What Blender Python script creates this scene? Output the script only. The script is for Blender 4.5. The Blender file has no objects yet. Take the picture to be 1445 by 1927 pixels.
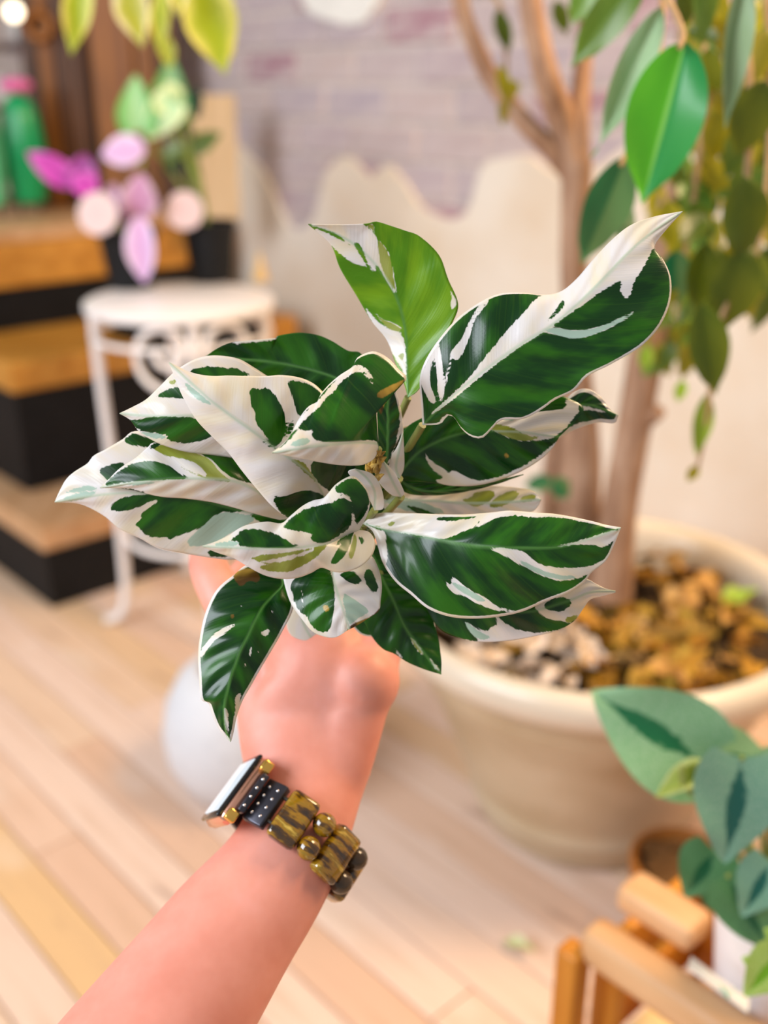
import bpy, bmesh, math, random
import numpy as np
from mathutils import Vector, Matrix, Quaternion

random.seed(7)
rng = np.random.default_rng(7)
SC = bpy.context.scene
COL = SC.collection
PI = math.pi
R = math.radians

# ------------------------------------------------------------------ camera
PITCH = R(22.0); CH = 1.16; FPX = 2000.0
cam_d = bpy.data.cameras.new('camera')
cam_d.sensor_fit = 'VERTICAL'; cam_d.sensor_height = 36.0
cam_d.lens = FPX / 1927 * 36.0
cam_d.clip_start = 0.02
cam_d.dof.use_dof = True
cam_d.dof.focus_distance = 0.56
cam_d.dof.aperture_fstop = 3.3
cam = bpy.data.objects.new('camera', cam_d)
cam.location = (0, 0, CH); cam.rotation_euler = (R(90) - PITCH, 0, 0)
COL.objects.link(cam); SC.camera = cam
# ------------------------------------------------------------------ light
world = bpy.data.worlds.new('world'); SC.world = world; world.use_nodes = True
bg = world.node_tree.nodes['Background']
bg.inputs[0].default_value = (1.0, 0.96, 0.93, 1); bg.inputs[1].default_value = 0.33
def area(name, loc, target, sx, sy, power, col):
    d = bpy.data.lights.new(name, 'AREA'); d.shape = 'RECTANGLE'; d.size = sx; d.size_y = sy
    d.energy = power; d.color = col
    o = bpy.data.objects.new(name, d); o.location = loc
    o.rotation_euler = (Vector(target) - Vector(loc)).to_track_quat('-Z', 'Y').to_euler()
    COL.objects.link(o); return o
area('window_light', (-2.3, -0.2, 2.15), (0, 1.0, 0.7), 2.0, 1.5, 98, (0.88, 0.93, 1.0))
area('shop_lamp_light', (1.15, 1.15, 2.3), (0.55, 1.75, 0.4), 0.7, 0.7, 46, (1.0, 0.70, 0.40))
SC.view_settings.view_transform = 'Standard'; SC.view_settings.look = 'None'
SC.view_settings.gamma = 1.0; SC.view_settings.use_curve_mapping = False
SC.view_settings.exposure = 0.25

# ------------------------------------------------------------------ geometry helpers
CAM = Vector((0, 0, CH))
RT = Vector((1, 0, 0)); UP = Vector((0, math.sin(PITCH), math.cos(PITCH))); FW = Vector((0, math.cos(PITCH), -math.sin(PITCH)))
def ray(px, py): return FW + RT * ((px - 722.5) / FPX) + UP * ((963.5 - py) / FPX)
def P(px, py, zc): return CAM + ray(px, py) * zc                      # at a depth along the view axis
def PD(px, py, d):                                                     # at a ground distance
    r = ray(px, py); return CAM + r * (d / r.y)
def PH(px, py, h):                                                     # at a height above the floor
    r = ray(px, py); return CAM + r * ((h - CH) / r.z)
A = R(42)
U = Vector((math.cos(A), math.sin(A), 0)); V = Vector((math.sin(A), -math.cos(A), 0)); Z = Vector((0, 0, 1))
WALL = 1.97
def PW(px, py, off=0.0):                                               # on the brick wall
    r = ray(px, py); return CAM + r * ((WALL - off - CAM.dot(U)) / r.dot(U))

def link(name, me, mat=None, parent=None):
    o = bpy.data.objects.new(name, me); COL.objects.link(o)
    if mat is not None and not me.materials: me.materials.append(mat)
    if parent is not None: o.parent = parent
    return o
def tag(o, label=None, cat=None, group=None, kind=None):
    if label: o['label'] = label
    if cat: o['category'] = cat
    if group: o['group'] = group
    if kind: o['kind'] = kind
    return o
def thing(name, loc, label, cat, group=None):
    o = bpy.data.objects.new(name, None); o.location = loc; o.empty_display_size = 0.02
    COL.objects.link(o); return tag(o, label, cat, group)
bpy.context.view_layer.update()
def child(name, me, mat, parent):                                      # mesh given in world coordinates
    o = link(name, me, mat, parent)
    m = Matrix.Identity(4); p = parent
    while p is not None: m = p.matrix_basis @ m; p = p.parent
    o.matrix_basis = m.inverted()
    return o
class MB:
    def __init__(s): s.v = []; s.f = []
    def add(s, vs, fs):
        n = len(s.v); s.v += [tuple(v) for v in vs]; s.f += [tuple(i + n for i in f) for f in fs]; return s
    def box(s, c, ax, ay, az, hx, hy, hz, b=0.0):
        c = Vector(c); vs = []
        if b <= 0:
            for sz in (-1, 1):
                for sy in (-1, 1):
                    for sx in (-1, 1): vs.append(c + ax * hx * sx + ay * hy * sy + az * hz * sz)
            return s.add(vs, [(0, 2, 3, 1), (4, 5, 7, 6), (0, 1, 5, 4), (2, 6, 7, 3), (0, 4, 6, 2), (1, 3, 7, 5)])
        bm = bmesh.new(); bmesh.ops.create_cube(bm, size=1)
        for v in bm.verts: v.co = Vector((v.co.x * 2 * hx, v.co.y * 2 * hy, v.co.z * 2 * hz))
        bmesh.ops.bevel(bm, geom=bm.edges[:], offset=b, segments=2, profile=0.5, affect='EDGES')
        bm.verts.index_update()
        r = s.add([c + ax * v.co.x + ay * v.co.y + az * v.co.z for v in bm.verts], [[v.index for v in f.verts] for f in bm.faces])
        bm.free(); return r
    def tube(s, pts, rad, n=10, ratio=1.0, side=None, cap=True):
        pts = [Vector(p) for p in pts]
        if not hasattr(rad, '__len__'): rad = [rad] * len(pts)
        if not hasattr(ratio, '__len__'): ratio = [ratio] * len(pts)
        base = len(s.v); ref = side
        for i, p in enumerate(pts):
            t = (pts[min(i + 1, len(pts) - 1)] - pts[max(i - 1, 0)]).normalized()
            if ref is None:
                ref = Vector((0, 0, 1)) if abs(t.z) < 0.9 else Vector((1, 0, 0))
            a = (ref - t * ref.dot(t)).normalized(); b = t.cross(a)
            if side is None: ref = a
            for k in range(n):
                q = 2 * PI * k / n
                s.v.append(tuple(p + a * rad[i] * math.cos(q) + b * rad[i] * ratio[i] * math.sin(q)))
        for i in range(len(pts) - 1):
            for k in range(n):
                s.f.append((base + i * n + k, base + i * n + (k + 1) % n, base + (i + 1) * n + (k + 1) % n, base + (i + 1) * n + k))
        if cap:
            s.f.append(tuple(base + k for k in reversed(range(n))))
            s.f.append(tuple(base + (len(pts) - 1) * n + k for k in range(n)))
        return s
    def lathe(s, c, prof, n=32, az=Z, ax=None):
        c = Vector(c); az = az.normalized()
        if ax is None: ax = (Vector((1, 0, 0)) - az * az.x).normalized() if abs(az.x) < 0.9 else Vector((0, 1, 0))
        ay = az.cross(ax); base = len(s.v)
        for r, h in prof:
            for k in range(n):
                q = 2 * PI * k / n
                s.v.append(tuple(c + az * h + (ax * math.cos(q) + ay * math.sin(q)) * max(r, 1e-5)))
        for i in range(len(prof) - 1):
            for k in range(n):
                s.f.append((base + i * n + k, base + i * n + (k + 1) % n, base + (i + 1) * n + (k + 1) % n, base + (i + 1) * n + k))
        return s
    def ball(s, c, r, n=12, m=8, sc=(1, 1, 1), ax=None):
        ax = ax or (Vector((1, 0, 0)), Vector((0, 1, 0)), Z); c = Vector(c); base = len(s.v)
        for i in range(m + 1):
            t = PI * i / m
            for k in range(n):
                q = 2 * PI * k / n
                s.v.append(tuple(c + ax[0] * r * sc[0] * math.sin(t) * math.cos(q) + ax[1] * r * sc[1] * math.sin(t) * math.sin(q) + ax[2] * r * sc[2] * math.cos(t)))
        for i in range(m):
            for k in range(n):
                s.f.append((base + i * n + k, base + (i + 1) * n + k, base + (i + 1) * n + (k + 1) % n, base + i * n + (k + 1) % n))
        return s
    def mesh(s, name, smooth=True, angle=40):
        me = bpy.data.meshes.new(name); me.from_pydata(s.v, [], s.f); me.update()
        bm = bmesh.new(); bm.from_mesh(me)
        bmesh.ops.remove_doubles(bm, verts=bm.verts[:], dist=1e-6)
        bmesh.ops.recalc_face_normals(bm, faces=bm.faces[:])
        bm.to_mesh(me); bm.free()
        if smooth: me.shade_smooth(); me.set_sharp_from_angle(angle=R(angle))
        return me
def spline(pts, n):                                                    # Catmull-Rom, evenly resampled
    pts = np.array([tuple(p) for p in pts], float)
    e = np.vstack([2 * pts[0] - pts[1], pts, 2 * pts[-1] - pts[-2]]); out = []
    for i in range(1, len(e) - 2):
        p0, p1, p2, p3 = e[i - 1], e[i], e[i + 1], e[i + 2]
        for t in np.linspace(0, 1, 14, endpoint=False):
            out.append(0.5 * ((2 * p1) + (-p0 + p2) * t + (2 * p0 - 5 * p1 + 4 * p2 - p3) * t * t + (-p0 + 3 * p1 - 3 * p2 + p3) * t ** 3))
    out.append(pts[-1]); out = np.array(out)
    L = np.concatenate([[0], np.cumsum(np.linalg.norm(np.diff(out[:, :2] if out.shape[1] == 2 else out, axis=0), axis=1))])
    q = np.linspace(0, L[-1], n)
    return np.stack([np.interp(q, L, out[:, k]) for k in range(out.shape[1])], 1)
def vspline(pts, n): return [Vector(p) for p in spline([tuple(p) for p in pts], n)]

# ------------------------------------------------------------------ material helpers
class NT:
    def __init__(s, name):
        s.m = bpy.data.materials.new(name); s.m.use_nodes = True; s.t = s.m.node_tree
        s.b = s.t.nodes['Principled BSDF']; s.out = s.t.nodes['Material Output']
    def n(s, typ, **kw):
        x = s.t.nodes.new(typ)
        for k, v in kw.items(): setattr(x, k, v)
        return x
    def l(s, a, b): s.t.links.new(a, b); return s
    def put(s, sock, v):
        if isinstance(v, bpy.types.NodeSocket): s.l(v, sock)
        elif isinstance(v, tuple) and len(v) == 3 and sock.type == 'RGBA': sock.default_value = v + (1,)
        else: sock.default_value = v
    def math(s, op, a, b=0.0, c=None, clamp=False):
        x = s.n('ShaderNodeMath', operation=op, use_clamp=clamp); s.put(x.inputs[0], a); s.put(x.inputs[1], b)
        if c is not None: s.put(x.inputs[2], c)
        return x.outputs[0]
    def mix(s, f, a, b, blend='MIX'):
        x = s.n('ShaderNodeMix', data_type='RGBA', blend_type=blend)
        s.put(x.inputs[0], f); s.put(x.inputs[6], a); s.put(x.inputs[7], b); return x.outputs[2]
    def smooth(s, v, lo, hi):
        x = s.n('ShaderNodeMapRange', interpolation_type='SMOOTHSTEP'); s.put(x.inputs[0], v)
        x.inputs[1].default_value = lo; x.inputs[2].default_value = hi; return x.outputs[0]
    def attr(s, name): return s.n('ShaderNodeAttribute', attribute_name=name)
    def coord(s, out='Object', scale=(1, 1, 1), rot=(0, 0, 0)):
        c = s.n('ShaderNodeTexCoord'); m = s.n('ShaderNodeMapping'); s.l(c.outputs[out], m.inputs[0])
        m.inputs['Scale'].default_value = scale; m.inputs['Rotation'].default_value = rot; return m.outputs[0]
    def noise(s, vec, scale, detail=3, rough=0.5):
        x = s.n('ShaderNodeTexNoise'); s.l(vec, x.inputs['Vector']); x.inputs['Scale'].default_value = scale
        x.inputs['Detail'].default_value = detail; x.inputs['Roughness'].default_value = rough; return x.outputs['Fac']
    def ramp(s, f, stops):
        x = s.n('ShaderNodeValToRGB'); s.put(x.inputs[0], f); e = x.color_ramp.elements
        while len(e) < len(stops): e.new(0.5)
        for i, (p, c) in enumerate(stops): e[i].position = p; e[i].color = tuple(c) + (1,)
        return x.outputs[0]
    def rnd(s): return s.n('ShaderNodeObjectInfo').outputs['Random']
    def bump(s, h, strength=0.3, dist=0.002):
        x = s.n('ShaderNodeBump'); x.inputs['Strength'].default_value = strength; x.inputs['Distance'].default_value = dist
        s.l(h, x.inputs['Height']); s.l(x.outputs[0], s.b.inputs['Normal'])
    def fin(s, col=None, rough=0.5, spec=0.5, metal=0.0, **kw):
        if col is not None: s.put(s.b.inputs['Base Color'], col)
        s.put(s.b.inputs['Roughness'], rough); s.b.inputs['Specular IOR Level'].default_value = spec
        s.b.inputs['Metallic'].default_value = metal
        for k, v in kw.items(): s.put(s.b.inputs[k], v)
        return s.m
def plain(name, col, rough=0.5, var=0.15, scale=20, **kw):
    t = NT(name); n = t.noise(t.coord(), scale)
    dark = tuple(c * (1 - var) for c in col); lite = tuple(min(1, c * (1 + var)) for c in col)
    return t.fin(t.ramp(n, [(0.3, dark), (0.7, lite)]), rough, **kw)
def wood(name, c0, c1, scale=(3, 40, 40), rough=0.5, rnd=0.35, coord='Object', bump=0.1):
    t = NT(name); v = t.coord(coord, scale); n = t.noise(v, 1.0, 5, 0.6)
    n2 = t.noise(t.coord(coord, tuple(s * 0.25 for s in scale)), 1.0, 2)
    f = t.math('ADD', t.math('MULTIPLY', n, 0.7), t.math('MULTIPLY', n2, 0.3))
    col = t.ramp(f, [(0.35, c0), (0.65, c1)])
    k = t.math('ADD', 1 - rnd / 2, t.math('MULTIPLY', t.rnd(), rnd))
    x = t.n('ShaderNodeMix', data_type='RGBA', blend_type='MULTIPLY'); x.inputs[0].default_value = 1
    t.l(col, x.inputs[6]); cc = t.n('ShaderNodeCombineColor'); [t.l(k, cc.inputs[i]) for i in range(3)]; t.l(cc.outputs[0], x.inputs[7])
    if bump: t.bump(n, bump)
    return t.fin(x.outputs[2], rough)
# ------------------------------------------------------------------ floor
def floor_mat():
    t = NT('floorboard_wood')
    v = t.coord('Object', (3.0, 45, 10)); g = t.noise(v, 1.0, 5, 0.6)
    blot = t.noise(t.coord('Object', (2.2, 5, 5)), 1.6, 3)
    base = t.ramp(t.rnd(), [(0.0, (0.66, 0.43, 0.30)), (0.35, (0.72, 0.51, 0.38)), (0.65, (0.76, 0.57, 0.46)), (0.85, (0.68, 0.44, 0.22)), (1.0, (0.72, 0.54, 0.43))])
    c = t.mix(t.math('MULTIPLY', t.smooth(g, 0.45, 0.75), 0.45), base, (0.50, 0.31, 0.19))
    c = t.mix(t.math('MULTIPLY', t.smooth(blot, 0.55, 0.8), 0.4), c, (0.84, 0.73, 0.64))
    knot = t.noise(t.coord('Object', (5, 24, 10)), 1.0, 2)
    c = t.mix(t.math('MULTIPLY', t.smooth(knot, 0.66, 0.78), 0.6), c, (0.26, 0.15, 0.12))
    t.bump(g, 0.08)
    return t.fin(c, 0.5, 0.35)
M_board = floor_mat()
M_gap = plain('dark_gap', (0.30, 0.20, 0.13), 0.8)
fl = MB().box((0.2, 2.3, -0.033), U, V, Z, 2.6, 3.2, 0.012)
floor = tag(link('floor', fl.mesh('floor', False), M_gap), kind='structure')
bw = 0.083
board_meshes = {}
us = np.arange(-1.9, 1.93, bw)
for i, u0 in enumerate(us):
    v0 = -4.72 - random.uniform(0, 0.9)
    while v0 < 1.05:
        L = random.choice((1.35, 1.7, 2.1))
        if v0 < -4.72: L -= -4.72 - v0; v0 = -4.72
        if v0 + L > 1.15: L = 1.15 - v0
        if L < 0.25: break
        key = round(L, 2)
        if key not in board_meshes:
            board_meshes[key] = MB().box((0, 0, 0), Vector((1, 0, 0)), Vector((0, 1, 0)), Z, L / 2 - 0.0012, bw / 2 - 0.0014, 0.0105, 0.0016).mesh('floorboard', False)
        o = link('floorboard', board_meshes[key], M_board, floor)
        c = U * (u0 + bw / 2) + V * (v0 + L / 2)
        o.matrix_basis = Matrix.Translation((c.x, c.y, -0.0105 + random.uniform(-0.0006, 0))) @ Matrix.Rotation(A - PI / 2, 4, 'Z')
        v0 += L

# ------------------------------------------------------------------ brick wall with broken plaster
def wp(s, z, off=0.0): return U * (WALL - off) + V * s + Z * z
def sz(p): return (p.dot(V), p.z)
M_mortar = plain('mortar', (0.62, 0.54, 0.51), 0.9, 0.12, 30)
wall = tag(link('wall_back', MB().box(wp(-2.2, 1.22, -0.045), V, U, Z, 2.6, 0.05, 1.25).mesh('wall_back', False), M_mortar), kind='structure')
wall_l = tag(link('wall_left', MB().box(U * -0.2 + V * -4.80 + Z * 1.22, U, V, Z, 2.2, 0.05, 1.25).mesh('wall_left', False), plain('left_wall_paint', (0.60, 0.54, 0.48), 0.9, 0.08, 3)), kind='structure')
def brick_mat():
    t = NT('old_brick'); n = t.noise(t.coord('Object', (1, 1, 1)), 14, 4, 0.6)
    base = t.ramp(t.rnd(), [(0.0, (0.52, 0.43, 0.45)), (0.3, (0.44, 0.38, 0.43)), (0.5, (0.55, 0.45, 0.43)), (0.70, (0.48, 0.40, 0.43)), (0.84, (0.34, 0.17, 0.22)), (1.0, (0.42, 0.25, 0.29))])
    n = t.noise(t.coord('Generated', (1, 1, 1)), 2.3, 4, 0.65); c = t.mix(t.math('MULTIPLY', t.smooth(n, 0.38, 0.62), 0.8), base, (0.57, 0.49, 0.49)); t.bump(n, 0.5, 0.006)
    return t.fin(c, 0.9, 0.2)
M_brick = brick_mat()
bms = []
for k in range(5):
    bm = bmesh.new(); bmesh.ops.create_cube(bm, size=1)
    for v in bm.verts: v.co = Vector((v.co.x * 0.232, v.co.y * 0.03, v.co.z * 0.079))
    bmesh.ops.bevel(bm, geom=bm.edges[:], offset=0.005, segments=1, affect='EDGES')
    for v in bm.verts: v.co += Vector((random.uniform(-1, 1) * .002, random.uniform(-1, 1) * .0015, random.uniform(-1, 1) * .002))
    me = bpy.data.meshes.new('brick'); bm.to_mesh(me); bm.free(); me.shade_smooth(); me.set_sharp_from_angle(angle=R(30)); bms.append(me)
rot_wall = Matrix(((V.x, U.x, 0, 0), (V.y, U.y, 0, 0), (0, 0, 1, 0), (0, 0, 0, 1)))
for r_ in range(11):
    z = 0.742 + r_ * 0.0915
    s = -4.25 + (0.122 if r_ % 2 else 0)
    while s < -0.55:
        o = link('brick', bms[random.randrange(5)], M_brick, wall)
        o.matrix_basis = Matrix.Translation(wp(s, z, -0.004 + random.uniform(-0.003, 0.004))) @ rot_wall
        s += 0.2445
def plaster_mat():
    t = NT('plaster'); n = t.noise(t.coord('Object'), 2.2, 5, 0.6); n2 = t.noise(t.coord('Object'), 12, 3)
    c = t.ramp(n, [(0.3, (0.74, 0.62, 0.48)), (0.55, (0.81, 0.74, 0.64)), (0.75, (0.83, 0.79, 0.72))]); t.bump(n2, 0.2, 0.004)
    return t.fin(c, 0.85, 0.2)
M_plaster = plaster_mat()
edge_px = [(300, 250), (400, 262), (440, 268), (470, 288), (505, 325), (534, 385), (552, 424), (580, 428), (604, 398), (620, 332), (645, 301), (668, 297), (690, 315), (708, 334), (725, 319), (745, 312), (775, 350), (800, 388), (835, 405), (868, 409), (894, 388), (911, 330), (930, 303), (960, 296), (1000, 292), (1040, 318), (1080, 335), (1150, 300), (1230, 240), (1330, 200), (1445, 150), (1560, 120)]
ep = [sz(PW(*p)) for p in edge_px]
es = spline([(-4.7, ep[0][1])] + ep + [(0.1, ep[-1][1])], 170)
def slab(edge, z0, off0, off1):
    n = len(edge); vs = []; fs = []
    for s_, z_ in edge:
        z_ += random.uniform(-0.004, 0.004)
        zz = z0(s_) if callable(z0) else z0
        vs += [wp(s_, z_ + 0.004, off0), wp(s_, z_, off1), wp(s_, zz, off1), wp(s_, zz, off0)]
    for i in range(n - 1):
        a, b = 4 * i, 4 * i + 4
        for k in range(4): fs.append((a + k, a + (k + 1) % 4, b + (k + 1) % 4, b + k))
    fs += [(0, 1, 2, 3), (4 * n - 1, 4 * n - 2, 4 * n - 3, 4 * n - 4)]
    return MB().add(vs, fs)
child('plaster_layer', slab(es, 0.0, -0.02, 0.022).mesh('plaster_layer', False), M_plaster, wall)
pe = [sz(PW(*p)) for p in [(566, -60), (580, 0), (600, 25), (640, 42), (690, 46), (712, 22), (728, -8), (748, -60)]]
M_white_plaster = plain('white_plaster', (0.86, 0.85, 0.80), 0.8, 0.05)
child('plaster_patch', slab(spline(pe, 40), 1.62, -0.02, 0.024).mesh('plaster_patch', False), M_white_plaster, wall)

# ------------------------------------------------------------------ stepped display stand
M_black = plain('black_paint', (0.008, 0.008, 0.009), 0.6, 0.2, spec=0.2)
M_tread = wood('pale_tread_wood', (0.52, 0.27, 0.11), (0.72, 0.44, 0.24), (30, 4, 30), 0.45)
M_tread_o = wood('orange_tread_wood', (0.46, 0.18, 0.015), (0.68, 0.32, 0.05), (4, 30, 30), 0.4)
C0 = PH(100, 1145, 0)
steps = thing('display_steps', C0, 'black stepped plant display with pale wooden treads behind the white table', 'display stand')
def level(u0, v0, z0, z1, z2, lu, dv, mat):                             # black box z0..z1, wooden board z1..z2
    c = C0 + U * (u0 + lu / 2) - V * (v0 + dv / 2)
    child('riser_or_shade_block', MB().box((c.x, c.y, (z0 + z1) / 2), U, V, Z, lu / 2, dv / 2, (z1 - z0) / 2 - 0.0005).mesh('riser_or_shade_block', False), M_black, steps)
    child('tread', MB().box((c.x, c.y, (z1 + z2) / 2), U, V, Z, lu / 2 + 0.008, dv / 2 + 0.008, (z2 - z1) / 2, 0.004).mesh('tread', False), mat, steps)
level(0.0, 0.0, 0.001, 0.150, 0.205, 0.93, 1.35, M_tread)
level(0.08, 0.25, 0.206, 0.462, 0.535, 0.85, 1.10, M_tread_o)
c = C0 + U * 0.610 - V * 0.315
child('riser_or_shade_block', MB().box((c.x, c.y, 0.535), U, V, Z, 0.187, 0.084, 0.068).mesh('riser_or_shade_block', False), M_black, steps)  # added black block standing for the shadowed dark side of the steps
level(0.16, 0.60, 0.536, 0.650, 0.766, 0.77, 0.75, M_tread_o)
c = C0 + U * (0.16 + 0.385) - V * (0.60 + 0.375)
child('top_board', MB().box((c.x, c.y, 0.7835), U, V, Z, 0.380, 0.380, 0.0165, 0.004).mesh('top_board', False), M_tread, steps)
# ------------------------------------------------------------------ simple leaves for the background plants
def leaf_mesh(name, shape='ovate', width=0.4, fold=0.25, droop=0.15, wave=0.02, nu=16, nv=4, tip=0.0):
    vs = []; fs = []; uv = []
    for i in range(nu + 1):
        t = i / nu
        if shape == 'heart':
            w = (math.sin(PI * min(1, (t + 0.10) / 1.10) ** 0.62)) ** 0.85 if t < 1 else 0
            y0 = t
        elif shape == 'lance':
            w = math.sin(PI * t ** 0.85) ** 1.1; y0 = t
        else:
            w = (math.sin(PI * t ** 0.82)) ** 0.8; y0 = t
        if tip and t > 0.8: w = max(w * (1 - (t - 0.8) / 0.2 * 0.6), 0.03 * (1 - t) / 0.2)
        for j in range(-nv, nv + 1):
            a = j / nv; x = a * w * width * 0.5
            z = abs(x) * fold - droop * t * t + wave * math.sin(t * 9 + a * 2) * abs(a)
            y = y0 - (0.10 * abs(a) ** 1.5 * (1 - t) ** 3 if shape == 'heart' else 0) * (1.0 if t < 0.4 else 1)
            vs.append((x, y, z)); uv.append((t, a))
    n = 2 * nv + 1
    for i in range(nu):
        for j in range(n - 1): fs.append((i * n + j, i * n + j + 1, (i + 1) * n + j + 1, (i + 1) * n + j))
    me = bpy.data.meshes.new(name); me.from_pydata(vs, [], fs)
    lay = me.uv_layers.new(name='uv')
    for lp in me.loops: lay.data[lp.index].uv = uv[lp.vertex_index]
    me.shade_smooth(); return me
def place_leaf(me, mat, base, tipp, normal, parent, wscale=1.0, name='leaf', thick=True):
    base = Vector(base); d = Vector(tipp) - base; L = d.length; y = d.normalized()
    z = Vector(normal); z = (z - y * z.dot(y)).normalized(); x = y.cross(z)
    m = Matrix(((x.x * L * wscale, y.x * L, z.x * L, base.x), (x.y * L * wscale, y.y * L, z.y * L, base.y), (x.z * L * wscale, y.z * L, z.z * L, base.z), (0, 0, 0, 1)))
    o = bpy.data.objects.new(name, me); COL.objects.link(o)
    if mat.name not in [mm.name for mm in me.materials if mm]: me.materials.append(mat)
    for sl, sm in enumerate(me.materials):
        if sm == mat and sl != 0: pass
    o.material_slots[0].link = 'OBJECT'; o.material_slots[0].material = mat
    o.parent = parent; pm = Matrix.Identity(4); p = parent
    while p is not None: pm = p.matrix_basis @ pm; p = p.parent
    o.matrix_basis = pm.inverted() @ m
    return o
TOC = -FW                                                               # towards where the photographer stands
def jit(k): return Vector((random.uniform(-k, k), random.uniform(-k, k), random.uniform(-k, k)))

def leaf_shader(name, c_mid, c_edge, vein=None, rough=0.35, trans=0.25, tcol=None, split=None):
    t = NT(name); uvn = t.n('ShaderNodeUVMap', uv_map='uv'); sx = t.n('ShaderNodeSeparateXYZ'); t.l(uvn.outputs[0], sx.inputs[0])
    u_, v_ = sx.outputs[0], sx.outputs[1]; av = t.math('ABSOLUTE', v_)
    nz = t.noise(uvn.outputs[0], 5, 3)
    f = t.math('ADD', av, t.math('MULTIPLY', t.math('SUBTRACT', nz, 0.5), 0.9))
    k = t.math('ADD', 0.75, t.math('MULTIPLY', t.rnd(), 0.5))
    c = t.mix(t.smooth(f, 0.35, 0.95), c_mid, c_edge)
    if split is not None: c = t.mix(t.smooth(v_, 0.04, -0.04), c, split)
    if vein is not None: c = t.mix(t.smooth(av, 0.09, 0.03), c, vein)
    hs = t.n('ShaderNodeHueSaturation'); t.l(c, hs.inputs['Color']); t.l(k, hs.inputs['Value'])
    t.fin(hs.outputs[0], rough, 0.5)
    if trans:
        tr = t.n('ShaderNodeBsdfTranslucent'); t.put(tr.inputs[0], tcol if tcol else hs.outputs[0]); ms = t.n('ShaderNodeMixShader'); ms.inputs[0].default_value = trans
        t.l(t.b.outputs[0], ms.inputs[1]); t.l(tr.outputs[0], ms.inputs[2]); t.l(ms.outputs[0], t.out.inputs['Surface'])
    return t.m

# ------------------------------------------------------------------ weeping fig in its big stoneware pot
PC = Vector((0.341, 1.52, 0))
fig = thing('potted_fig_tree', PC, 'tall weeping fig tree in a large beige stoneware pot full of dry leaves', 'tree')
def stoneware():
    t = NT('stoneware'); n = t.noise(t.coord('Object', (1, 1, 2)), 5, 4); n2 = t.noise(t.coord('Object'), 2.5, 2)
    c = t.ramp(n, [(0.3, (0.42, 0.31, 0.18)), (0.6, (0.54, 0.43, 0.29)), (0.8, (0.60, 0.51, 0.38))])
    c = t.mix(t.math('MULTIPLY', t.smooth(n2, 0.5, 0.7), 0.35), c, (0.42, 0.40, 0.33))
    t.bump(n, 0.1)
    return t.fin(c, 0.38, 0.5)
M_stone = stoneware()
M_rim = plain('stoneware_rim', (0.66, 0.57, 0.45), 0.22, 0.06, 6)
prof = [(0.0, 0.002), (0.165, 0.002), (0.178, 0.012), (0.181, 0.03), (0.188, 0.05), (0.193, 0.053), (0.195, 0.060), (0.192, 0.064), (0.205, 0.10), (0.235, 0.18), (0.262, 0.255), (0.266, 0.262), (0.270, 0.266), (0.270, 0.272), (0.273, 0.276), (0.283, 0.302), (0.285, 0.308), (0.284, 0.313), (0.289, 0.320), (0.291, 0.326), (0.290, 0.331), (0.298, 0.350)]
child('pot_body', MB().lathe(PC, prof, 72).mesh('pot_body', angle=60), M_stone, fig)
prof = [(0.298, 0.350), (0.318, 0.352), (0.333, 0.360), (0.341, 0.375), (0.343, 0.390), (0.339, 0.404), (0.330, 0.412), (0.318, 0.413), (0.306, 0.406), (0.298, 0.392), (0.293, 0.370), (0.284, 0.330), (0.270, 0.290)]
child('pot_rim', MB().lathe(PC, prof, 72).mesh('pot_rim', angle=60), M_rim, fig)
def soil_mat():
    t = NT('dark_soil'); n = t.noise(t.coord('Object'), 60, 4, 0.7)
    t.bump(n, 0.8, 0.01); return t.fin(t.ramp(n, [(0.35, (0.015, 0.009, 0.005)), (0.7, (0.10, 0.06, 0.03))]), 0.9, 0.2)
M_soil = soil_mat()
SH = 0.335
child('soil', MB().lathe(PC, [(0.0, SH + 0.012), (0.15, SH + 0.010), (0.287, SH), (0.280, SH - 0.03), (0.0, SH - 0.03)], 40).mesh('soil'), M_soil, fig)
def litter_mat():
    t = NT('dry_leaf'); n = t.noise(t.coord('Object'), 3, 3)
    c = t.ramp(t.rnd(), [(0.0, (0.34, 0.15, 0.012)), (0.3, (0.46, 0.25, 0.02)), (0.5, (0.16, 0.09, 0.01)), (0.68, (0.36, 0.25, 0.03)), (0.85, (0.50, 0.23, 0.02)), (1.0, (0.52, 0.36, 0.16))])
    return t.fin(t.mix(t.smooth(n, 0.45, 0.75), c, (0.20, 0.08, 0.01)), 0.6, 0.3)
M_litter = litter_mat()
M_litter_pale = plain('pale_dry_leaf', (0.62, 0.50, 0.40), 0.6, 0.35, 3)
lm = [leaf_mesh('dry_leaf', 'ovate', random.uniform(0.42, 0.62), random.uniform(0.3, 0.9), random.uniform(-0.5, 0.5), 0.07, 7, 2) for k in range(5)]
for k in range(290):
    q = random.uniform(0, 2 * PI); r_ = 0.262 * math.sqrt(random.random())
    b = PC + Vector((r_ * math.cos(q), r_ * math.sin(q), SH + 0.016 + random.uniform(0, 0.030)))
    d = random.uniform(0, 2 * PI); L = random.uniform(0.042, 0.075)
    e = b + Vector((math.cos(d) * L, math.sin(d) * L, random.uniform(-0.008, 0.022)))
    if (e - PC).xy.length > 0.278: continue
    front = (b.x - PC.x) < -0.02 and (b.y - PC.y) < 0.02
    mat = M_litter_pale if (front and random.random() < 0.75) else M_litter
    place_leaf(random.choice(lm), mat, b, e, Z + jit(0.6), fig, name='dry_leaf')
M_lime = leaf_shader('lime_leaf', (0.28, 0.46, 0.03), (0.40, 0.55, 0.08))
place_leaf(lm[0], M_lime, PH(1360, 1135, 0.39), PH(1425, 1110, 0.40), Z, fig, name='fresh_leaf')

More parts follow.
